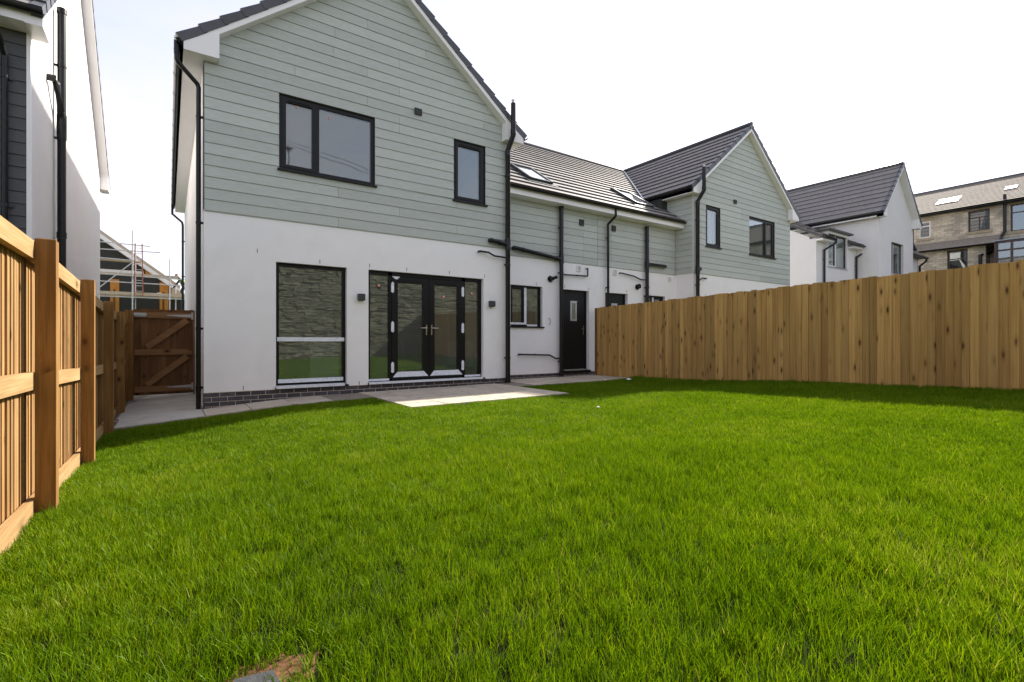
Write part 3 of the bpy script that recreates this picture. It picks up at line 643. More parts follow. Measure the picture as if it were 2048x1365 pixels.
        be = MB().prism([(xo, eave_s-.02), (xi, eave_s-.065), (xi, soff(xi)-.012), (xo, eave_s+.12)] if False else [(xo, eave_s-.025), (xi, eave_s-.025), (xi, soff(xi)+.02), (xo, eave_s+.10)], lambda a, z: (a, yF-.012, z), lambda a, z: (a, yF-.0045, z))
        be.box(xi-.004 if sg < 0 else xi-.004, xi+.004, yF-.0119, F-.024, eave_s-.024, soff(xi)-.013)
        be.box(min(xi,xo)+.005, max(xi,xo)-.005, yF+.0, F+.35, eave_s-.024, eave_s-.012)
        be.build('box_end', 'white_pvc', H)
        MB().box(min(xo,xo-sg*.02), max(xo,xo-sg*.02), yF-.011, BACK+.3, eave_s-.026, eave_s+.16).build('fascia', 'white_pvc', H)
        MB().box(min(xo-sg*.02, (X0 if sg < 0 else X1)), max(xo-sg*.02, (X0 if sg < 0 else X1)), F+.351, BACK+.3, eave_s-.024, eave_s-.010).build('soffit', 'white_pvc', H)
        gx = xo+sg*.064
        yend = BACK+.3 if sg < 0 else 11.2
        gutter(H, (gx, yF-.02, eave_s+.135), (gx, yend, eave_s+.12), (sg, 0, 0), .8)
    MB().tube([(CX, yF-.02, ZA+.25), (CX, BACK+.3, ZA+.25)], .06, 10).build('ridge', 'verge', roof, True)
    # --- link roof
    upv = Vector((0, math.cos(math.atan(LP)), math.sin(math.atan(LP)))); nv = Vector((0, -upv.z, upv.y)); tl2 = (LR_Y-LE_Y)/upv.y
    ridge = ZA+.22
    def ends(s):
        z = LE_Z+upv.z*s
        xl = X1+.028 if z < eave_s+.12 else CX+(ridge-z)/SL-.12
        return (max(xl, CX), P)
    lk = MB().hexa([(X1+.03, LE_Y+.05, LE_Z-.03), (P, LE_Y+.05, LE_Z-.03), (P, LR_Y, LE_Z-.03+LP*(LR_Y-LE_Y-.05)), (X1+.03, LR_Y, LE_Z-.03+LP*(LR_Y-LE_Y-.05)), (X1+.03, LE_Y+.05, LE_Z+.015), (P, LE_Y+.05, LE_Z+.015), (P, LR_Y, LE_Z+LP*(LR_Y-LE_Y)-.02), (X1+.03, LR_Y, LE_Z+LP*(LR_Y-LE_Y)-.02)]).build('link_roof', 'verge', H)
    courses(lk, 22, .365, lambda a: Vector((a, LE_Y, LE_Z)), upv, nv, ends, upmax=tl2)
    MB().tube([(ends(tl2)[0], LR_Y, LE_Z+LP*(LR_Y-LE_Y)+.0), (P, LR_Y, LE_Z+LP*(LR_Y-LE_Y)+.0)], .085, 10).build('ridge', 'verge', lk, True)
    v0 = ends((eave_s+.16-LE_Z)/upv.z)[0]; s0 = (eave_s+.16-LE_Z)/upv.z
    MB().bar((CX+(ridge-eave_s-.16)/SL-.03, LE_Y+upv.y*s0, eave_s+.16+.05), (CX+.1, LR_Y-.12, ridge-.02), .028, (0,-.4,1), .010).build('valley', 'galv', lk)
    MB().box(X1+.03, P, LE_Y+.03, LE_Y+.05, LE_Z-.20, LE_Z-.012).build('fascia', 'white_pvc', H)
    MB().box(X1+.03, P, LE_Y+.0501, LK-.001, LE_Z-.20, LE_Z-.188).build('soffit', 'white_pvc', H)
    gutter(H, (X1+.05, LE_Y-.035, LE_Z-.02), (P, LE_Y-.035, LE_Z-.02), (0, -1, 0), .62)
    # skylight in the link roof
    e = Vector((0, LE_Y, LE_Z)); sk = (7.58, 8.36, .72, 1.88) if not second else (2*P-12.40, 2*P-11.55, .72, 1.95)
    m = MB(); q = lambda x, s, n: Vector((x, 0, 0))+e+upv*s+nv*n
    def rim(x0, x1, s0, s1, n0, n1): m.hexa([q(x0,s0,n0), q(x1,s0,n0), q(x1,s1,n0), q(x0,s1,n0), q(x0,s0,n1), q(x1,s0,n1), q(x1,s1,n1), q(x0,s1,n1)])
    x0, x1, s0, s1 = sk
    rim(x0, x0+.07, s0, s1, .0, .11); rim(x1-.07, x1, s0, s1, .0, .11); rim(x0+.07, x1-.07, s0, s0+.07, .0, .10); rim(x0+.07, x1-.07, s1-.09, s1, .0, .12)
    so = m.build('skylight', 'lamp_grey', lk)
    m = MB(); rim(x0+.07, x1-.07, s0+.07, s1-.09, .07, .085); m.build('pane', 'skyglass', so)
    m = MB(); rim(x0-.12, x1+.12, s0-.16, s0-.001, .036, .046); m.build('flashing', 'lamp_grey', so)
    MIRROR[0] = None
    return H
m, t, out = newmat('skyglass'); p = N(t, 'ShaderNodeBsdfPrincipled', i_Roughness=.03); p.inputs['Base Color'].default_value = (.35, .37, .39, 1); p.inputs['Specular IOR Level'].default_value = 1.0; p.inputs['Coat Weight'].default_value = 1.0; t.links.new(p.outputs[0], out.inputs['Surface'])
house('sage green clad house with black french doors, nearest of the pair, its patio in front', False)
house('farther sage green clad house, mirror twin, its ground floor hidden behind the tall right fence', True)

# ------------------------------------------------------------------ charcoal and white house on the left
WX, WY0, WY1 = -1.55, 9.28, 17.68
RY = (WY0+WY1)/2; ES = 4.20; rs = lambda y: ES+.80*((WY1+.35-RY)-abs(y-RY))
G = thing('grey_clad_house', (-4.5, 12, -1.3), 'white rendered house with charcoal boards behind the left fence', 'house')
m = MB().box(-8, WX, WY0+.02, WY1, -1.45, ES+.28); m.prism([(WY0+.02, ES+.28), (WY1, ES+.28), (RY, rs(RY)-.02)], lambda a, z: (WX, a, z), lambda a, z: (-8, a, z))
m.build('wall', 'render_cream', G)
c = MB().box(-8, WX-.0, WY0-.002, WY0+.018, .2, ES+.1).build('cladding', 'membrane', G)
boards(c, -8, WX-.003, .2, ES+.05, [], lambda a, z, d_: (a, WY0-.003-d_, z), 'charcoal_board', lambda r: [-4.2 if r % 2 else -5.6], step=.165)
MB().box(WX-.03, WX+.012, WY0-.03, WY0+.02, .2, ES+.02).build('corner_trim', 'white_pvc', G)
ov = WX+.17; yE0, yE1 = RY-(WY1+.35-RY), WY1+.35
m = MB()
for ys in (yE0, yE1): m.hexa([(-8,RY,rs(RY)),(ov,RY,rs(RY)),(ov,ys,ES),(-8,ys,ES),(-8,RY,rs(RY)+.18),(ov,RY,rs(RY)+.18),(ov,ys,ES+.18),(-8,ys,ES+.18)])
gr = m.build('roof', 'verge', G)
s_ = math.atan(.8)
for sg, ys in ((-1, yE0), (1, yE1)):
    upv = Vector((0, -sg*math.cos(s_), math.sin(s_))); nv = Vector((0, sg*math.sin(s_), math.cos(s_)))
    courses(gr, 20, .37, lambda a, ys=ys, sg=sg: Vector((a, ys+sg*.05, ES+.14)), upv, nv, lambda s: (-8, ov-.02), upmax=(abs(RY-ys)+.05)/math.cos(s_))
    for i in range(int(abs(RY-ys)/math.cos(s_)/.37)+1):
        c0 = Vector((ov, ys+sg*.05, ES+.14))+upv*(i*.37-.02); c1 = Vector((ov, ys+sg*.05, ES+.14))+upv*(i*.37+.40); X = Vector((1, 0, 0))
        MB().hexa([c0-nv*.08+X*.02, c1-nv*.09+X*.01, c1-nv*.09-X*.1, c0-nv*.08-X*.1, c0+nv*.06+X*.02, c1+nv*.03+X*.01, c1+nv*.03-X*.1, c0+nv*.06-X*.1]).build('verge_cap', 'verge', gr)
    MB().prism([(RY, rs(RY)-.01), (ys, ES-.01), (ys, ES+.17), (RY, rs(RY)+.17)], lambda a, z: (ov+.004, a, z), lambda a, z: (ov-.02, a, z)).build('barge_board', 'white_pvc', G)
    MB().prism([(RY, rs(RY)-.012), (ys, ES-.012), (ys, ES+.004), (RY, rs(RY)+.004)], lambda a, z: (ov-.021, a, z), lambda a, z: (WX+.0005, a, z)).build('soffit', 'white_pvc', G)
    yi = ys-sg*.46; MB().prism([(ys, ES-.04), (yi, ES-.04), (yi, rs(yi)+.02), (ys, ES+.12)], lambda a, z: (ov+.012, a, z), lambda a, z: (WX+.001, a, z)).build('box_end', 'white_pvc', G)
MB().box(-8, ov+.010, yE0-.001, yE0+.02, ES-.03, ES+.15).build('fascia', 'white_pvc', G); MB().box(-8, WX-.001, yE0+.021, WY0+.0, ES-.03, ES-.015).build('soffit', 'white_pvc', G)
gutter(G, (-8, yE0-.062, ES+.13), (ov+.03, yE0-.062, ES+.13), (0, -1, 0), .9)
pipe(G, [(-1.86,yE0-.06,ES+.1),(-1.86,yE0-.06,ES-.08),(-1.80,9.0,ES-.25),(-1.78,9.2,ES-.42),(-1.78,9.2,-1.2)], .034, 'downpipe', [((-1.78,9.2,z),(-1.70,9.27,z)) for z in (3.5, 1.8)])
xq = WX+.095
sp_ = pipe(G, [(xq,11.0,-1.3),(xq,11.0,5.50)], .057, 'soil_pipe', [((xq,11.0,z),(WX,10.98,z)) for z in (4.55, 3.35, 1.2)], collars=[((xq,11.0,3.35),(xq,11.0,3.75)),((xq,11.0,1.7),(xq,11.0,1.8)),((xq,11.0,5.42),(xq,11.0,5.505))])
pipe(G, [(WX+.001,10.42,4.10),(WX+.08,10.42,4.10),(xq,10.52,4.08),(xq,10.9,3.78),(xq,11.0,3.68)], .05, 'branch_pipe')

# ------------------------------------------------------------------ white house with the dormer
W = thing('white_house', (30, 12, .3), 'white rendered house with grey tiled gable and small dormer, behind the right fence', 'house')
gx0, gx1, gF, gB, gE, gA = 29.56, 34.35, 10.0, 20.5, 6.62, 9.15
gc = (gx0+gx1)/2; gs = (gA-gE)/(gc-gx0)
gop = [(31.2, 32.9, 3.58, 5.22)]
m = wall_mb(gx0, gx1, -.9, gE, gF, gF+.3, gop); m.box(gx0, gx0+.3, gF+.3, gB, -.9, gE); m.box(gx1-.3, gx1, gF+.3, gB, -.9, gE); m.box(gx0, gx1, gB, gB+.3, -.9, gE)
m.prism([(gx0, gE), (gx1, gE), (gc, gA)], lambda a, z: (a, gF, z), lambda a, z: (a, gF+.3, z)); m.prism([(gx0, gE), (gx1, gE), (gc, gA)], lambda a, z: (a, gB, z), lambda a, z: (a, gB+.3, z))
LY3, lx0, LEZ = 11.0, 25.1, 4.85
dop = (26.36, 28.37, 3.64, 5.22)
m2 = wall_mb(lx0, gx0, -.9, LEZ, LY3, LY3+.3, [(dop[0], dop[1], dop[2], 9)]); m.add(m2.v, m2.f)
m.prism([(LY3+.3, -.9), (17, -.9), (17, LEZ+.55*5.4), (16.4, LEZ+.55*5.4), (LY3+.3, LEZ+.1)], lambda a, z: (lx0, a, z), lambda a, z: (lx0+.3, a, z))
m.build('wall', 'render_cream', W)
window(W, *gop[0], gF, [31.72], .12, True, (), stick=[(31.40, 5.0), (31.95, 5.02)], divider='white_pvc', sillmat='galv', film=[(31.68, 31.76, 3.62, 5.18)], sx=.08)
dw = window(W, *dop, LY3, [27.2], .06, True, (), stick=[(27.4, 5.05)], sillmat='galv', film=[(27.15, 27.25, 3.68, 5.18), (dop[0], 27.2, 3.64, 3.72)], sx=.10)
MB().box(26.36, 28.37, LY3+.9, LY3+1.0, 3.0, 5.2).build('room', 'interior_paint', W); MB().box(30.6, 33.6, gF+1.4, gF+1.5, 3.0, 5.5).build('room', 'interior_paint', W)
dm = MB().box(26.25, 28.48, LY3-.05, LY3+1.6, 5.225, 5.36).build('dormer', 'white_pvc', W); MB().box(26.1, 28.65, LY3-.22, LY3+1.7, 5.361, 5.44).build('dormer_roof', 'verge', dm)
MB().box(26.24, 26.36, LY3+.001, LY3+1.2, LEZ, 5.224).build('dormer_cheek', 'render_cream', dm); MB().box(28.37, 28.49, LY3+.001, LY3+1.2, LEZ, 5.224).build('dormer_cheek', 'render_cream', dm)
oh = .30
m = MB()
for sg in (-1, 1):
    e0 = gc+sg*(gc-gx0+.3); ez = gA-gs*abs(e0-gc)
    m.hexa([(gc,gF-oh,gA+.02),(e0,gF-oh,ez+.02),(e0,gB+.5,ez+.02),(gc,gB+.5,gA+.02),(gc,gF-oh,gA+.20),(e0,gF-oh,ez+.20),(e0,gB+.5,ez+.20),(gc,gB+.5,gA+.20)])
wr = m.build('roof', 'verge', W)
sa = math.atan(gs)
for sg in (-1, 1):
    e0 = gc+sg*(gc-gx0+.3); ez = gA-gs*abs(e0-gc)
    upv = Vector((-sg*math.cos(sa), 0, math.sin(sa))); nv = Vector((sg*math.sin(sa), 0, math.cos(sa))); E0 = Vector((e0+sg*.05, 0, ez+.17))
    courses(wr, 12, .41, lambda a, E0=E0: E0+Vector((0, a, 0)), upv, nv, lambda s: (gF-oh+.01, gB+.5), upmax=(abs(e0-gc)+.05)/math.cos(sa), th=.05)
    for i in range(int(abs(e0-gc)/math.cos(sa)/.41)+1):
        c0 = E0+upv*(i*.41-.02); c1 = E0+upv*(i*.41+.43); Yv = Vector((0, 1, 0))*(gF-oh)
        yy = Vector((0, 1, 0)); MB().hexa([c0-nv*.08+Yv-yy*.03, c1-nv*.09+Yv-yy*.02, c1-nv*.09+Yv+yy*.1, c0-nv*.08+Yv+yy*.1, c0+nv*.07+Yv-yy*.03, c1+nv*.04+Yv-yy*.02, c1+nv*.04+Yv+yy*.1, c0+nv*.07+Yv+yy*.1]).build('verge_cap', 'verge', wr)
    MB().prism([(gc, gA), (e0, ez), (e0, ez+.16), (gc, gA+.16)], lambda a, z: (a, gF-oh-.005, z), lambda a, z: (a, gF-oh+.02, z)).build('barge_board', 'white_pvc', W)
    MB().prism([(gc, gA), (e0, ez), (e0, ez+.015), (gc, gA+.015)], lambda a, z: (a, gF-oh+.021, z), lambda a, z: (a, gF-.001, z)).build('soffit', 'white_pvc', W)
    xi = gc+sg*(gc-gx0-.15); MB().prism([(e0, ez-.05), (xi, ez-.05), (xi, gA-gs*abs(xi-gc)+.02), (e0, ez+.1)], lambda a, z: (a, gF-oh-.012, z), lambda a, z: (a, gF-.001, z)).build('box_end', 'white_pvc', W)
    MB().box(min(e0, e0-sg*.02), max(e0, e0-sg*.02), gF-oh, gB+.5, ez-.05, ez+.15).build('fascia', 'white_pvc', W)
    gutter(W, (e0+sg*.07, gF-oh, ez+.12), (e0+sg*.07, 18, ez+.12), (sg, 0, 0), 1.5, .07)
MB().tube([(gc, gF-oh-.03, gA+.24), (gc, gB+.5, gA+.24)], .11, 8).build('ridge', 'verge', wr, True)
lp3 = .55; ua = math.atan(lp3); upv = Vector((0, math.cos(ua), math.sin(ua))); nv = Vector((0, -math.sin(ua), math.cos(ua)))
for (a, b) in ((lx0-.12, dop[0]-.1), (dop[1]+.1, gx0)):
    lr = MB().hexa([(a,LY3-.3,LEZ-.03),(b,LY3-.3,LEZ-.03),(b,17,LEZ-.03+lp3*(17-LY3+.3)),(a,17,LEZ-.03+lp3*(17-LY3+.3)),(a,LY3-.3,LEZ+.1),(b,LY3-.3,LEZ+.1),(b,17,LEZ+.1+lp3*(17-LY3+.3)),(a,17,LEZ+.1+lp3*(17-LY3+.3))]).build('link_roof', 'verge', W)
    courses(lr, 15, .41, lambda q: Vector((q, LY3-.34, LEZ+.085)), upv, nv, lambda s, a=a, b=b: (a, b), th=.05)
    MB().box(a+.1, b-.02, LY3-.31, LY3-.0005, LEZ-.12, LEZ-.031).build('box_end', 'white_pvc', W)
    gutter(W, (a+.05, LY3-.38, LEZ+.04), (b-.02, LY3-.38, LEZ+.04), (0, -1, 0), 1.2, .07)
for x in (25.75, 29.35): pipe(W, [(x+.5,LY3-.38,LEZ),(x+.5,LY3-.38,LEZ-.15),(x,LY3-.08,LEZ-.5),(x,LY3-.08,-.3)], .05, 'downpipe', [((x,LY3-.08,3.9),(x,LY3,3.9))])
# low wing beyond the gable
MB().box(34.36, 37.3, 10.6, 13, -.5, 5.0).build('low_wing', 'render_cream', W)
pw = MB().hexa([(34.37,10.3,5.0),(37.5,10.3,4.95),(37.5,13,4.95),(34.37,13,5.0),(34.37,10.3,5.5),(37.5,10.3,5.08),(37.5,13,5.08),(34.37,13,5.5)]).build('low_wing_roof', 'tile', W)
window(W, 34.7, 36.0, 2.9, 4.75, 10.52, [35.2], .0, False, ())
gutter(W, (34.4, 10.24, 5.02), (37.6, 10.24, 5.0), (0, -1, 0), 1.2, .08)
pipe(W, [(37.4,10.24,4.95),(37.4,10.24,4.8),(37.2,10.5,4.5),(37.2,10.5,0)], .06, 'downpipe'); pipe(W, [(34.55,10.1,6.6),(34.55,10.1,5.5),(34.4,9.9,5.1)], .08, 'downpipe')

# ------------------------------------------------------------------ old stone terrace, X = 40, facing the gardens
T = thing('stone_terrace', (41, 8, .3), 'old sandstone terrace with slate roof and brown windows at the far right', 'house')
TX = 40.0; tz = 8.10
tops = [(-11.34, -10.74, 6.62, 7.68), (-8.93, -7.96, 6.62, 7.89), (-7.09, -5.2, 6.33, 7.88), (-9.67, -8.76, 4.30, 5.50)]
mm = wall_mb(-14, 8, -.3, tz, 0, .4, tops)          # built in (-y) so the opening maths is shared, then turned to face -X
mm.v = [(TX+v[1], -v[0], v[2]) for v in mm.v]
mm.build('wall', 'terrace_stone', T)
def twin(a, b, c, d_, mat, bars, glass='glass_dark', rec=.14, blind_or_dark=None, TX=TX):
    f = MB(); fr = .07
    f.box(TX+rec, TX+rec+.06, a, a+fr, c, d_); f.box(TX+rec, TX+rec+.06, b-fr, b, c, d_); f.box(TX+rec, TX+rec+.06, a+fr, b-fr, c, c+fr); f.box(TX+rec, TX+rec+.06, a+fr, b-fr, d_-fr, d_)
    zt = c+(d_-c)*bars[0]; f.box(TX+rec-.002, TX+rec+.062, a+fr, b-fr, zt-.03, zt+.03)
    if bars[1]: f.box(TX+rec-.001, TX+rec+.061, (a+b)/2-.035, (a+b)/2+.035, c+fr, zt-.03)
    o = f.build('window', mat, T); MB().box(TX+rec+.02, TX+rec+.035, a+fr, b-fr, c+fr, zt-.03).build('pane', glass, o); MB().box(TX+rec+.02, TX+rec+.035, a+fr, b-fr, zt+.03, d_-fr).build('pane', glass, o)
    MB().box(TX+rec+.10, TX+rec+.12, a+.02, b-.02, c+.02, d_-.02).build('blind_or_dark', blind_or_dark or 'membrane', o)  # pale blind if given, else a black sheet standing in for the dark room
    MB().box(TX-.05, TX+.12, a-.12, b+.12, c-.16, c-.001).build('sill', 'sandstone', o); MB().box(TX-.02, TX+.12, a-.18, b+.18, d_+.001, d_+.19).build('lintel', 'sandstone', o)
twin(10.74, 11.34, 6.62, 7.68, 'white_pvc', (.72, 0), rec=.05); twin(7.96, 8.93, 6.62, 7.89, 'brown_frame', (.66, 1)); twin(5.2, 7.09, 6.33, 7.88, 'brown_frame', (.70, 0), blind_or_dark='blind_or_dark'); twin(8.76, 9.67, 4.30, 5.50, 'brown_frame', (.55, 0), TX=TX-.95)
sl = .53; sa = math.atan(sl)
tr = MB().prism([(TX-.25, tz-.05), (TX+4.2, tz+sl*4.2-.05), (TX+8.6, tz-.05), (TX+8.6, tz-.2), (TX-.25, tz-.15)], lambda a, z: (a, -8, z), lambda a, z: (a, 13.0, z)).build('roof', 'slate', T)
upv = Vector((math.cos(sa), 0, math.sin(sa))); nv = Vector((-math.sin(sa), 0, math.cos(sa)))
courses(tr, 21, .25, lambda a: Vector((TX-.30, a, tz+.03)), upv, nv, lambda s: (-8, 13.0), 'slate', 'slate_course', .03, upmax=4.5/math.cos(sa))
MB().bar((TX+4.2, -8, tz+sl*4.4+.06), (TX+4.2, 13.0, tz+sl*4.4+.06), .14, (0,0,1), .09).build('ridge', 'verge', tr)
gutter(T, (TX-.32, -8, tz-.06), (TX-.32, 13.0, tz-.06), (-1, 0, 0), 2.0, .10)
for (a, b, s0, s1) in ((9.65, 10.75, 1.5, 2.4), (7.1, 7.62, 2.05, 2.6)):
    q = lambda y, s, n: Vector((TX-.30, y, tz+.03))+upv*s+nv*(n*.5+.02)
    o = MB().hexa([q(a,s0,.0),q(b,s0,.0),q(b,s1,.0),q(a,s1,.0),q(a,s0,.09),q(b,s0,.09),q(b,s1,.09),q(a,s1,.09)]).build('skylight', 'galv', tr)
    MB().hexa([q(a+.05,s0+.05,.091),q(b-.05,s0+.05,.091),q(b-.05,s1-.05,.091),q(a+.05,s1-.05,.091),q(a+.05,s0+.05,.1),q(b-.05,s0+.05,.1),q(b-.05,s1-.05,.1),q(a+.05,s1-.05,.1)]).build('pane', 'skyglass', o)
le = MB().prism([(TX-1.2, 5.66), (TX-.001, 6.25), (TX-.001, 5.6), (TX-1.2, 5.56)], lambda a, z: (a, 7.45, z), lambda a, z: (a, 12.5, z)).build('lean_to_roof', 'slate', T)
lo = wall_mb(-12.5, -7.9, -.3, 5.58, 0, .001, [])
MB().box(TX-.95, TX-.01, 7.95, 8.74, -.3, 5.6).box(TX-.95, TX-.01, 9.69, 12.4, -.3, 5.6).box(TX-.95, TX-.01, 8.74, 9.69, -.3, 4.29).box(TX-.95, TX-.01, 8.74, 9.69, 5.51, 5.6).build('lean_to_wall', 'terrace_stone', T)
gutter(T, (TX-1.26, 7.4, 5.62), (TX-1.26, 12.5, 5.62), (-1, 0, 0), 2.0, .09)
pipe(T, [(TX-.12,7.3,8.5),(TX-.12,7.3,6.35),(TX-.25,7.55,5.9),(TX-.3,7.9,5.2),(TX-1.1,8.15,5.0),(TX-1.1,8.15,-.2)], .075, 'soil_pipe')
cn = MB()
for y in (7.35, 6.75, 6.1, 5.4): cn.box(TX-1.6, TX-1.5, y-.05, y+.05, -.3, 5.5)
cn.box(TX-1.62, TX-1.48, 5.3, 7.4, 5.5, 5.62); cn.box(TX-1.61, TX-1.49, 5.3, 7.4, 5.05, 5.13); cn.box(TX-1.62, TX, 7.36, 7.46, -.3, 5.62)
cn = cn.build('conservatory', 'brown_frame', T); MB().box(TX-1.56, TX-1.54, 5.3, 7.3, -.3, 5.5).build('pane', 'glass_dark', cn); MB().hexa([(TX-1.7,5.2,5.63),(TX-.02,5.2,5.98),(TX-.02,7.5,5.98),(TX-1.7,7.5,5.63),(TX-1.7,5.2,5.67),(TX-.02,5.2,6.02),(TX-.02,7.5,6.02),(TX-1.7,7.5,5.67)]).build('glazed_roof', 'glass_dark', cn)

# ------------------------------------------------------------------ house under construction and its scaffold, seen down the passage
U = thing('unfinished_house', (-3.5, 33, -1.2), 'unfinished house wrapped in black membrane with orange window boards, beyond the gate', 'house')
UY = 31.6; up_ = .78
apex = (-2.75, 5.02)
zr_ = lambda x: apex[1]-up_*abs(x-apex[0])
m = MB().box(-6.5, .15, UY, UY+8, -1.4, 2.72); m.box(.15, 3.2, UY+.6, UY+8, -1.4, 2.25); m.prism([(-6.5, 2.72), (.15, 2.72), (apex[0], apex[1]-.02)] if False else [(-5.7, 2.72), (.2, 2.72), (apex[0], zr_(apex[0]))], lambda a, z: (a, UY, z), lambda a, z: (a, UY+8, z))
m.build('wall', 'membrane', U)
for sg in (-1, 1):
    e = apex[0]+sg*3.25
    MB().prism([(apex[0], apex[1]+.02), (e, zr_(e)+.02), (e, zr_(e)+.24), (apex[0], apex[1]+.24)], lambda a, z: (a, UY-.35, z), lambda a, z: (a, UY-.31, z)).build('barge_board', 'white_pvc', U)
    MB().prism([(apex[0], apex[1]+.24), (e, zr_(e)+.24), (e, zr_(e)+.42), (apex[0], apex[1]+.42)], lambda a, z: (a, UY-.33, z), lambda a, z: (a, UY+8, z)).build('roof_slope', 'scaffold_board', U)
    MB().prism([(apex[0], apex[1]), (e, zr_(e)), (e, zr_(e)+.019), (apex[0], apex[1]+.019)], lambda a, z: (a, UY-.31, z), lambda a, z: (a, UY-.01, z)).build('soffit', 'white_pvc', U)
MB().prism([(.12, 2.30), (.60, 2.30), (.60, 2.52), (.3, 2.72), (.12, 2.72)], lambda a, z: (a, UY-.36, z), lambda a, z: (a, UY-.05, z)).build('box_end', 'scaffold_board', U)
MB().prism([(-.98, 3.45), (-.98, 3.98-.02), (.05, 3.30)], lambda a, z: (a, UY-.02, z), lambda a, z: (a, UY-.005, z)).build('sheathing', 'osb', U)
MB().box(-2.9, -1.05, UY-.03, UY-.005, 3.36, 3.56).build('band_board', 'white_pvc', U)
for (a, b, c, d_) in ((-2.38, -2.03, .2, 3.08), (-.38, .0, .2, 3.05)):
    w_ = MB().box(a, b, UY-.04, UY-.005, c, d_).build('window_board', 'osb', U); MB().box(a+.12, a+.2, UY-.06, UY-.041, c, d_-.5).build('batten', 'gate_wood', w_)
S = thing('scaffold', (-1, 30.4, -1.3), 'steel tube scaffold with plank decks in front of the unfinished house', 'scaffold')
def pole(a, b, r=.026, n='tube'): MB().tube([a, b], r, 8).build(n, 'galv', S, True)
SY = 30.0
pole((-1.425, SY, -1.3), (-1.425, SY, 5.32), .03); pole((.05, SY, -1.3), (.05, SY, 4.07)); pole((-1.36, SY+1.1, -1.3), (-1.36, SY+1.1, 4.4)); pole((.30, SY+1.1, -1.3), (.30, SY+1.1, 2.9)); pole((-4.2, SY, -1.3), (-4.2, SY, 5.2)); pole((-4.2, SY+1.1, -1.3), (-4.2, SY+1.1, 4.4)); pole((1.5, SY, -1.3), (1.5, SY, 3.4)); pole((1.5, SY+1.1, -1.3), (1.5, SY+1.1, 3.4))
for (a, z0, b, z1) in ((-4.3, 4.66, -.74, 4.62), (-4.3, 4.26, -.34, 4.36), (-4.3, 3.92, -1.3, 3.87), (-4.3, 3.20, 1.6, 3.06), (-4.3, 2.82, 1.6, 2.78), (-4.3, 2.10, 1.6, 2.10)): pole((a, SY-.05, z0), (b, SY-.05, z1), .024)
pole((-2.75, SY-.06, 2.4), (-1.42, SY-.06, 3.78), .024)
for y in (SY+.12, SY+.36, SY+.60, SY+.84): MB().box(-4.3, 1.6, y, y+.225, 2.16, 2.20).build('deck_board', 'scaffold_board', S)
MB().box(-4.3, 1.6, SY+.05, SY+.085, 2.21, 2.36).build('toe_board', 'scaffold_board', S)
for y in (SY+.3, SY+.55): MB().box(-4.3, -1.1, y, y+.225, 3.86, 3.90).build('deck_board', 'scaffold_board', S)
MB().box(-4.3, .4, SY+.02, SY+.05, 3.12, 3.26).build('toe_board', 'scaffold_board', S)
for x in (-4.2, -1.425, .05, 1.5):
    for z in (2.10, 3.85): 
        if z < 3 or x < -1: pole((x, SY-.1, z-.03), (x, SY+1.25, z-.03), .024)
    for z in (2.10, 2.81): MB().box(x-.05, x+.05, SY-.08, SY+.03, z-.05, z+.05).build('clamp', 'galv', S)
Ld = thing('ladder', (-1.2, 29.85, 2.2), 'red-brown ladder tied to the scaffold above the gate', 'ladder')
for x0, x1 in ((-1.34, -1.32), (-1.02, -1.05)): MB().bar((x0, 29.85, 2.2), (x1, 29.92, 4.70), .022, (0,1,0), .03).build('stile', 'ladder_red', Ld)
for k in range(9): z = 2.4+k*.26; MB().tube([(-1.33, 29.87, z), (-1.03, 29.87, z)], .014, 8).build('rung', 'galv', Ld, True)
bag = MB()
for k in range(3): bag.tube([(-.62+.1*k, SY+.2, 2.27), (-.40+.08*k, SY+.2, 2.34-.02*k), (-.05+.02*k, SY+.22, 2.28)], .06, 8)
tag(bag.build('folded_sheet', 'paper', None, True), 'crumpled white sheet lying on the scaffold deck', 'sheet')
# worker in a hi-vis vest, stooping on the deck, mostly behind the back downpipe
def skinned(name, verts, edges, radii, mat, parent, root=0):
    me = bpy.data.meshes.new(name); me.from_pydata(verts, edges, []); me.materials.append(MAT[mat]); o = put(name, me, parent)
    md = o.modifiers.new('skin', 'SKIN'); md.use_smooth_shade = True
    for i, r in enumerate(radii):
        sv = me.skin_vertices[0].data[i]; sv.radius = (r, r) if not isinstance(r, tuple) else r
        sv.use_root = (i == root)
    o.modifiers.new('sub', 'SUBSURF').levels = 1; o.modifiers['sub'].render_levels = 2
    return o
WK = thing('person', (.66, 30.55, 2.2), 'person in yellow hi-vis vest stooping on the scaffold, partly hidden by the back downpipe', 'person')
hp = (.0, 0, .62)
V = [hp, (-.06,0,.80), (-.17,0,.95), (-.24,0,1.02), (-.30,0,1.08), (-.33,0,1.15), (-.33,0,1.22),
     (-.17,-.17,.95), (-.30,-.20,.74), (-.42,-.15,.56), (-.46,-.13,.49), (-.17,.17,.95), (-.30,.2,.74), (-.42,.15,.56), (-.46,.13,.49),
     (.0,-.09,.58), (-.14,-.11,.34), (.02,-.11,.07), (-.1,-.11,.03), (.0,.09,.58), (-.10,.11,.34), (.06,.11,.07), (-.06,.11,.03)]
Ed = [(0,1),(1,2),(2,3),(3,4),(4,5),(5,6),(2,7),(7,8),(8,9),(9,10),(2,11),(11,12),(12,13),(13,14),(0,15),(15,16),(16,17),(17,18),(0,19),(19,20),(20,21),(21,22)]
rad = [.12,.125,.12,.06,.075,.09,.06,.055,.045,.035,.035,.055,.045,.035,.035,.085,.06,.04,.035,.085,.06,.04,.035]
skinned('body', V, Ed, rad, 'dark_cloth', WK)
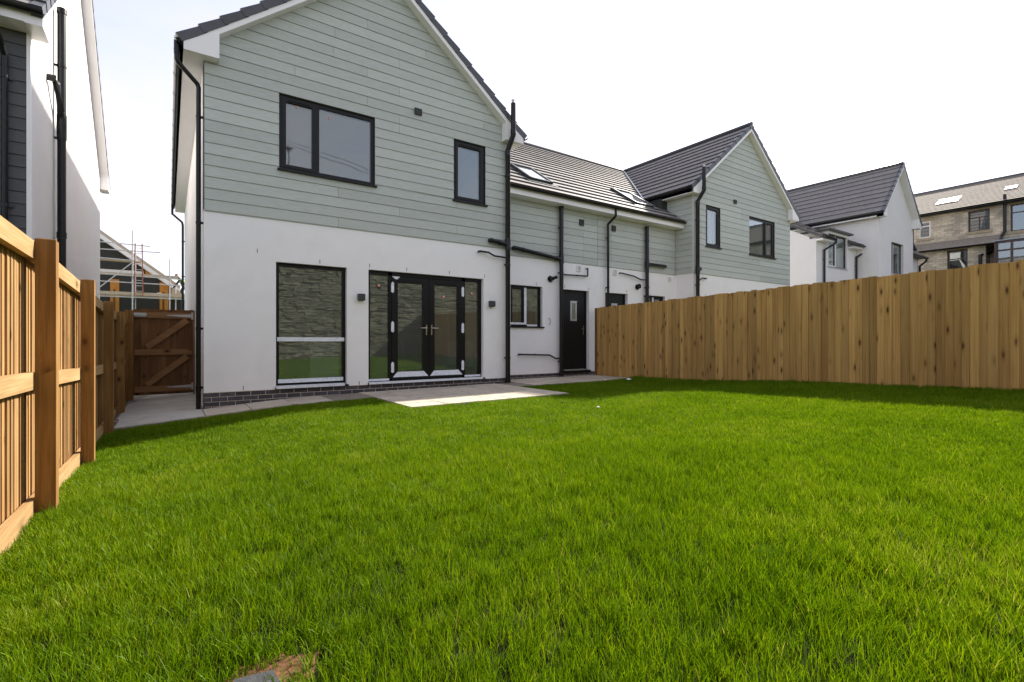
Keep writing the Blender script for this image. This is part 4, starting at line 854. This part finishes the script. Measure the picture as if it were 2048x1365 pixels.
skinned('vest', [(-.03,0,.70),(-.08,0,.84),(-.17,0,.96),(-.17,-.15,.95),(-.17,.15,.95)], [(0,1),(1,2),(2,3),(2,4)], [.145,.145,.135,.07,.07], 'hivis', WK)
skinned('head', [(-.27,0,1.05),(-.32,0,1.13),(-.34,0,1.21)], [(0,1),(1,2)], [.062,.098,.075], 'skin', WK)
skinned('hair', [(-.315,0,1.17),(-.325,0,1.23)], [(0,1)], [.105,.082], 'hair', WK)

# ------------------------------------------------------------------ right-hand fence
FR = thing('board_fence', (FENX, 4.5, -.85), 'tall close-boarded fence along the right of the lawn, seen from its smooth side', 'fence')
ftop = lambda y: .899+(9.75-y)*.0246
fbot = lambda y: -.94+(9.75-y)*.0297-.06
def wedge(wd, h, t0, t1, name, mat):    # local: y across, z up, +x thickness away from the face
    me = MB().hexa([(-t0,0,0),(-t1,wd,0),(.002,wd,0),(.002,0,0),(-t0,0,h),(-t1,wd,h),(.002,wd,h),(.002,0,h)]).mesh(name, mat); return me
wds = [.098, .104, .112, .120, .088]
VAR = [wedge(q+.02, 1.0, .020, .007, 'fence_board', 'fence_board') for q in wds]
y = 9.76; MB().box(FENX-.028, FENX+.075, 9.755, 9.83, -1.2, ftop(9.8)+.0).build('post', 'gate_wood', FR)
while y > -3.2:
    k = random.choices(range(5), [4, 5, 4, 2, 1])[0]; y -= wds[k]
    tp = ftop(y)+random.uniform(-.014, .014); bt = fbot(y)
    o = put('board', VAR[k], FR, (FENX+random.uniform(-.005, .004), y, bt)); o.scale = (1, 1, tp-bt); o.rotation_euler = (R(random.uniform(-.15, .15)), 0, 0)
for dz in (.35, 1.0, 1.6):
    MB().bar((FENX+.025, 9.75, fbot(9.75)+dz), (FENX+.025, -3.2, fbot(-3.2)+dz), .022, (0,0,1), .04).build('rail', 'rail_wood', FR)
for yp in (8.0, 6.0, 4.0, 2.0, 0, -2): MB().box(FENX+.05, FENX+.15, yp-.05, yp+.05, -1.3, ftop(yp)-.05).build('post', 'post_wood', FR)

# ------------------------------------------------------------------ left-hand fence: posts, three rails to a bay, boards behind
FL = thing('post_and_rail_fence', (-.65, 7, -1.2), 'timber fence on the left, its posts and rails towards the lawn', 'fence')
posts = [(.30, .66, -1.0), (2.28, .655, -1.05), (4.255, .649, -1.12), (6.228, .592, -1.19), (8.262, .517, -1.215), (10.25, .478, -1.24)]
PX0, PX1 = -.69, -.59
for (yp, zt, zb) in posts:
    b = MB(); z0 = zb-.15; c = .006
    b.hexa([(PX0,yp,z0),(PX1,yp,z0),(PX1,yp+.1,z0),(PX0,yp+.1,z0),(PX0,yp,zt-c),(PX1,yp,zt-c),(PX1,yp+.1,zt-c),(PX0,yp+.1,zt-c)])
    b.hexa([(PX0,yp,zt-c),(PX1,yp,zt-c),(PX1,yp+.1,zt-c),(PX0,yp+.1,zt-c),(PX0+c,yp+c,zt),(PX1-c,yp+c,zt),(PX1-c,yp+.1-c,zt),(PX0+c,yp+.1-c,zt)])
    b.build('post', 'post_wood', FL)
allp = [(-1.7, .66, -.95)]+posts+[(12.40, .47, -1.27)]
for (a, b) in zip(allp[:-1], allp[1:]):
    ya, yb = a[0]+.1, b[0]
    for za, zb, hh in ((a[1]-.078, b[1]-.078, .056), ((a[1]+a[2])/2-.015, (b[1]+b[2])/2-.015, .054), (a[2]+.055, b[2]+.055, .068)):
        MB().bar((-.712, ya-.1, za), (-.712, yb, zb), .021, (0,0,1), hh).build('rail', 'rail_wood', FL)
    y = ya-.1
    while y < yb:
        f_ = (y-ya)/(yb-ya); zt = a[1]+(b[1]-a[1])*f_-.045; zb_ = a[2]+(b[2]-a[2])*f_-.02
        wd = random.choice([.094, .10, .106]); t = random.uniform(-.007, .0)
        x0 = -.737+t; x1 = x0-.006
        me = MB().hexa([(x0,y,zb_),(x1,y+wd-.02,zb_),(x1-.02,y+wd,zb_),(x0-.02,y,zb_),(x0,y,zt),(x1,y+wd-.02,zt),(x1-.02,y+wd,zt),(x0-.02,y,zt)])
        me.build('board', 'pale_board', FL); y += wd-.024

# ------------------------------------------------------------------ gate
GT = thing('side_gate', (-.05, 12.6, -1.17), 'brown boarded side gate with Z braces and galvanised hinges beside the sage house', 'gate')
GY = 12.6
MB().box(-.71, -.58, 12.42, 12.55, -1.3, .62).build('gate_post', 'post_wood', GT)
x = -.575
while x < .42:
    wd = random.choice([.112, .12, .126]); x1 = min(x+wd, .435); h = .655+random.uniform(-.004, .012)
    MB().hexa([(x-.012,GY+.052,-1.11),(x1,GY+.064,-1.11),(x1,GY+.072,-1.11),(x-.012,GY+.072,-1.11),(x-.012,GY+.052,h),(x1,GY+.064,h),(x1,GY+.072,h),(x-.012,GY+.072,h)]).build('board', 'gate_wood', GT); x = x1
for z in (.535, -.23, -.99): MB().box(-.57, .42, GY+.008, GY+.0495, z-.06, z+.06).build('rail', 'gate_rail', GT)
for (z0, z1) in ((-.165, .475), (-.925, -.295)): MB().bar((-.37, GY+.029, z0+.03), (.33, GY+.029, z1-.03), .0195, (0,0,1), .06).build('brace', 'gate_rail', GT)
for z in (.535, -.96):
    MB().prism([(-.02, z-.008), (.40, z-.032), (.40, z+.032), (-.02, z+.008)], lambda a, q: (a, GY+.002, q), lambda a, q: (a, GY+.0075, q)).box(.40, .46, GY-.004, GY+.0075, z-.075, z+.075).build('hinge', 'galv', GT)
MB().box(-.66, -.38, GY-.012, GY+.0075, .50, .575).tube([(-.68, GY-.02, .54), (-.36, GY-.02, .54)], .012, 8).build('bolt', 'galv', GT)
MB().box(.436, .461, 12.55, 12.65, -1.2, .65).build('hanging_post', 'gate_wood', GT)

# ------------------------------------------------------------------ stone retaining wall behind the lens (seen in the window glass)
SW = thing('stone_retaining_wall', (4, -2.5, -1), 'tall dark rubble stone retaining wall at the bottom of the garden, mirrored in the windows', 'wall')
WYF = -2.3; ztop = 3.5
MB().box(-16, 30, WYF-.5, WYF-.045, -1.4, ztop-.05).build('core', 'stone_mortar', SW)
st = MB(); z = -1.25
while z < ztop:
    h = random.uniform(.05, .12); x = -12+random.uniform(-.3, 0)
    while x < 22:
        wd = random.uniform(.14, .5); d_ = random.uniform(.010, .05); j = lambda: random.uniform(-.012, .012)
        y1 = WYF-.05; y0 = WYF+.0+d_-.05; q = .008
        st.hexa([(x+q+j(),y0+j(),z+q),(x+wd-q+j(),y0+j(),z+q),(x+wd-.004,y1,z+.004),(x+.004,y1,z+.004),(x+q+j(),y0+j(),z+h-q),(x+wd-q+j(),y0+j(),z+h-q),(x+wd-.004,y1,z+h-.004),(x+.004,y1,z+h-.004)])
        x += wd
    z += h
def quick(mb, name, mat, parent):
    org = ORG.get(parent.name); me = bpy.data.meshes.new(name); me.from_pydata([(a-org[0], b-org[1], c-org[2]) for a, b, c in mb.v], [], mb.f); me.materials.append(MAT[mat]); return put(name, me, parent)
tag(quick(st, 'stones', 'stonework', SW), kind='stuff')
MB().box(-60, 60, -80, WYF-.5, 3.2, 3.3).build('upper_ground', 'ground')['kind'] = 'structure'
AM = thing('aerial_mast', (4.58, -6.2, 3.3), 'thin television aerial mast standing above the stone wall, mirrored in an upper window', 'aerial')
MB().tube([(4.58,-6.2,3.3),(4.58,-6.2,9.0)], .022, 8).build('mast', 'lamp_grey', AM)
b_ = MB().tube([(4.40,-6.3,8.92),(4.78,-6.1,8.98)], .03, 6)
for k in range(7): a_ = k*.45; b_.tube([(4.58-.17*math.cos(a_),-6.2,8.94-.17*math.sin(a_)),(4.58+.17*math.cos(a_),-6.2,8.94+.17*math.sin(a_))], .014, 6)
b_.build('antenna', 'lamp_grey', AM)
for q, (px_, pz_, lb) in enumerate(((-6.0, 11.75, 'tall wooden pole at the cable end left of the lawn, above the stone wall'), (24.0, 6.95, 'short wooden pole at the cable end right of the lawn, above the stone wall'))):
    UP = thing('utility_pole', (px_, -7.0, 3.3), lb, 'pole', 'poles carrying the overhead cables'); MB().tube([(px_,-7,3.3),(px_,-7,pz_+.15)], .11, 10).build('shaft', 'gate_wood', UP); MB().box(px_-.06, px_+.06, -7.25, -6.75, pz_-.05, pz_+.05).build('crossarm', 'galv', UP)
for dy, dz, lb in ((0, 0, 'upper overhead cable between the poles, mirrored in the big upper window'), (-.25, -.22, 'lower overhead cable between the poles, mirrored in the big upper window')):
    cb = MB().tube([(-6+30*k/12, -7+dy, 11.72-4.85*k/12+dz*k/12-.35*math.sin(math.pi*k/12)) for k in range(13)], .011, 6)
    tag(cb.build('overhead_cable', 'black_pvc'), lb, 'cable', 'overhead cables')

# ------------------------------------------------------------------ small things on the lawn
def scrap(x, y, s, label):
    n = 7; vs = [(math.cos(6.283*k/n)*s*random.uniform(.6, 1.1), math.sin(6.283*k/n)*s*random.uniform(.5, .9), random.uniform(0, s*.35)) for k in range(n)]+[(0, 0, s*.5)]
    z = float(lawn_z(x, y))+.04; mb = MB(); V2 = [(x+a, y+b, z+c) for a, b, c in vs]+[(x+a, y+b, z+c+.006) for a, b, c in vs]
    m_ = len(vs); fs = [(k, (k+1) % n, n) for k in range(n)]+[(m_+(k+1) % n, m_+k, m_+n) for k in range(n)]+[(k, m_+k, m_+(k+1) % n, (k+1) % n) for k in range(n)]
    mb.add(V2, fs); tag(mb.build('paper_scrap', 'paper'), label, 'litter', 'white scraps on the lawn')
scrap(8.45, 8.32, .045, 'small white scrap on the grass nearest the back door')
scrap(8.85, 7.95, .075, 'largest white scrap on the shaded grass by the right fence')
scrap(4.66, 4.72, .032, 'white scrap on sunlit grass out in the open lawn')
so = MB(); n = 22
ring = [(.23+.17*math.cos(6.283*k/n)*random.uniform(.5, 1.1), 1.62+.13*math.sin(6.283*k/n)*random.uniform(.7, 1.15)) for k in range(n)]
so.add([(x, y, float(lawn_z(x, y))-.004) for x, y in ring]+[(.23, 1.62, float(lawn_z(.23, 1.62))+.008)], [(k, (k+1) % n, n) for k in range(n)])
tag(so.build('bare_soil', 'soil', None, True), kind='structure')
z = float(lawn_z(.2, 1.56))
tag(MB().hexa([(.11,1.50,z-.02),(.27,1.52,z-.02),(.26,1.62,z-.02),(.15,1.63,z-.02),(.115,1.505,z+.022),(.265,1.525,z+.02),(.255,1.615,z+.02),(.155,1.625,z+.024)]).build('slate_stone', 'slate_stone'), 'dark flat stone in the bare patch at the bottom edge', 'stone')

# ------------------------------------------------------------------ grass: tufts scattered by geometry nodes
TUF = bpy.data.collections.new('tufts')
def vnoise(x, y, s, seed):
    g = np.random.default_rng(seed).random((64, 64)); u, v = np.asarray(x)*s+20, np.asarray(y)*s+20; i, j = np.floor(u).astype(int), np.floor(v).astype(int); a, b = u-i, v-j; a = a*a*(3-2*a); b = b*b*(3-2*b)
    G_ = lambda p, q: g[p % 64, q % 64]
    return (G_(i,j)*(1-a)+G_(i+1,j)*a)*(1-b)+(G_(i,j+1)*(1-a)+G_(i+1,j+1)*a)*b
def tuft(i, nb, rad, h0, h1, wd, square=False, lean=.75):
    vs, fs, tn = [], [], []
    for b in range(nb):
        a = random.uniform(0, 6.283); r = rad*math.sqrt(random.random()); bx, by = r*math.cos(a), r*math.sin(a)
        if square: bx, by = random.uniform(-rad, rad), random.uniform(-rad, rad)
        cl = .62+.76*float(vnoise(bx, by, 16, i)) if square else 1
        h = random.uniform(h0, h1)*random.choice([.5, .75, 1, 1, 1.1])*cl; la = random.uniform(0, 6.283); ln = random.uniform(.08, lean)*h; w_ = wd*random.uniform(.7, 1.25)
        fa = random.uniform(0, 3.1416); cx_, sx_ = math.cos(fa)*w_/2, math.sin(fa)*w_/2; tone = random.random()
        if random.random() < .007: tone = 1.25
        o = len(vs)
        for k, (t_, q) in enumerate(((0, 1), (.4, .95), (.75, .7), (1, 0))):
            px, py, pz_ = bx+math.cos(la)*ln*t_**1.9, by+math.sin(la)*ln*t_**1.9, h*(t_-.16*t_**2*(ln/h))
            if q: vs += [(px-cx_*q, py-sx_*q, pz_), (px+cx_*q, py+sx_*q, pz_)]; tn += [tone]*2
            else: vs.append((px, py, pz_)); tn.append(tone)
        fs += [(o,o+1,o+3,o+2), (o+2,o+3,o+5,o+4), (o+4,o+5,o+6)]
    me = bpy.data.meshes.new('tuft'); me.from_pydata(vs, [], fs); me.materials.append(MAT['grass_blade'])
    at = me.attributes.new('tone', 'FLOAT', 'POINT'); at.data.foreach_set('value', tn)
    for p in me.polygons: p.use_smooth = True
    TUF.objects.link(bpy.data.objects.new('tuft_%02d' % i, me))
PS = .13                                                        # half size of a turf patch
for i in range(12): tuft(i, 780, PS, .040, .080, .0025, True, .6)   # dense near turf
for i in range(12, 20): tuft(i, 560, PS, .036, .062, .0033, True)   # far turf
for i in range(20, 25): tuft(i, 26, .05, .055, .09, .0032)      # taller clumps
for i in range(25, 30): tuft(i, 40, .055, .032, .060, .0034)    # edging tufts
def inside(x, y, mrg):
    ok = (x > -.675+mrg) & (x < 9.575-mrg) & (y < 8.41-mrg)
    ok &= ~((x > 2.91-mrg) & (x < 5.99+mrg) & (y > 6.775-mrg))
    ok &= (((x-.22)/(.11+mrg))**2+((y-1.62)/(.085+mrg))**2) > 1
    return ok
st_ = .205
gx_, gy_ = np.meshgrid(np.arange(-.66, 9.6, st_), np.arange(-2.1, 8.42, st_)); gx_ = gx_.ravel()+rng.uniform(-.03, .03, gx_.size); gy_ = gy_.ravel()+rng.uniform(-.03, .03, gy_.size)
fw = gx_*math.sin(R(34.757))+gy_*math.cos(R(34.757))
k = inside(gx_, gy_, PS+.03); A1 = np.stack([gx_, gy_], 1)[k]
d1 = np.hypot(A1[:, 0], A1[:, 1]); i1 = np.where((d1 < 4.6), rng.integers(0, 12, len(A1)), rng.integers(12, 20, len(A1)))
n2 = int(10.2*10.5*330); e2 = np.stack([rng.uniform(-.69, 9.58, n2), rng.uniform(-2.1, 8.41, n2)], 1)
k = inside(e2[:, 0], e2[:, 1], -.006) & ~inside(e2[:, 0], e2[:, 1], PS+.06); A2 = e2[k]; i2 = rng.integers(25, 30, len(A2))
n3 = int(10.2*10.5*30); e3 = np.stack([rng.uniform(-.55, 9.5, n3), rng.uniform(-2, 8.3, n3)], 1)
pn = .6*vnoise(e3[:, 0], e3[:, 1], 1.3, 1)+.4*vnoise(e3[:, 0], e3[:, 1], 4.2, 2)
k = inside(e3[:, 0], e3[:, 1], .05) & (rng.random(n3) < np.clip((pn-.25)*1.5, .05, 1)); A3 = e3[k]; i3 = rng.integers(20, 25, len(A3))
pt = np.concatenate([A1, A2, A3]); idx = np.concatenate([i1, i2, i3]).astype(np.int32); x, y = pt[:, 0], pt[:, 1]; n = len(x)
scl = .86+.34*(.6*vnoise(x, y, 1.3, 1)+.4*vnoise(x, y, 4.2, 2))+rng.uniform(-.06, .06, n)
scl[:len(A1)] = np.clip(scl[:len(A1)], .95, 1.2)
scl[(x > 9.42) & (np.arange(n) >= len(A1))] *= 1.45
hx = np.arctan((lawn_z(x+.05, y)-lawn_z(x-.05, y))/.1); hy = np.arctan((lawn_z(x, y+.05)-lawn_z(x, y-.05))/.1)
rz = rng.uniform(0, 6.283, n)
rot = np.zeros((n, 3))
for q in range(n):
    e_ = (Matrix.Rotation(hy[q], 3, 'X') @ Matrix.Rotation(-hx[q], 3, 'Y') @ Matrix.Rotation(rz[q], 3, 'Z')).to_euler(); rot[q] = e_
print('turf instances', len(A1), len(A2), len(A3))
me = bpy.data.meshes.new('grass'); me.vertices.add(n); me.vertices.foreach_set('co', np.stack([x, y, lawn_z(x, y)-.012], 1).ravel().astype(np.float32))
for nm, ty, key, arr in (('scl', 'FLOAT', 'value', scl), ('idx', 'INT', 'value', idx), ('rot', 'FLOAT_VECTOR', 'vector', rot.ravel())):
    at = me.attributes.new(nm, ty, 'POINT'); at.data.foreach_set(key, arr.astype(np.int32 if ty == 'INT' else np.float32))
me.update(); me.materials.append(MAT['grass_blade'])
grass = put('grass', me); tag(grass, 'short green lawn grass growing between the two fences', 'grass', kind='stuff')
ng = bpy.data.node_groups.new('scatter', 'GeometryNodeTree')
ng.interface.new_socket('Geometry', in_out='INPUT', socket_type='NodeSocketGeometry'); ng.interface.new_socket('Geometry', in_out='OUTPUT', socket_type='NodeSocketGeometry')
gi = ng.nodes.new('NodeGroupInput'); go = ng.nodes.new('NodeGroupOutput'); iop = ng.nodes.new('GeometryNodeInstanceOnPoints'); ci = ng.nodes.new('GeometryNodeCollectionInfo')
ci.inputs['Collection'].default_value = TUF; ci.inputs['Separate Children'].default_value = True; ci.inputs['Reset Children'].default_value = True
def named(nm, ty): q = ng.nodes.new('GeometryNodeInputNamedAttribute'); q.data_type = ty; q.inputs['Name'].default_value = nm; return [s for s in q.outputs if s.enabled and s.name == 'Attribute'][0]
k = ng.links.new
k(gi.outputs[0], iop.inputs['Points']); k(ci.outputs[0], iop.inputs['Instance']); iop.inputs['Pick Instance'].default_value = True
k(named('idx', 'INT'), iop.inputs['Instance Index']); k(named('rot', 'FLOAT_VECTOR'), iop.inputs['Rotation']); k(named('scl', 'FLOAT'), iop.inputs['Scale']); k(iop.outputs[0], go.inputs[0])
gm = grass.modifiers.new('scatter', 'NODES'); gm.node_group = ng
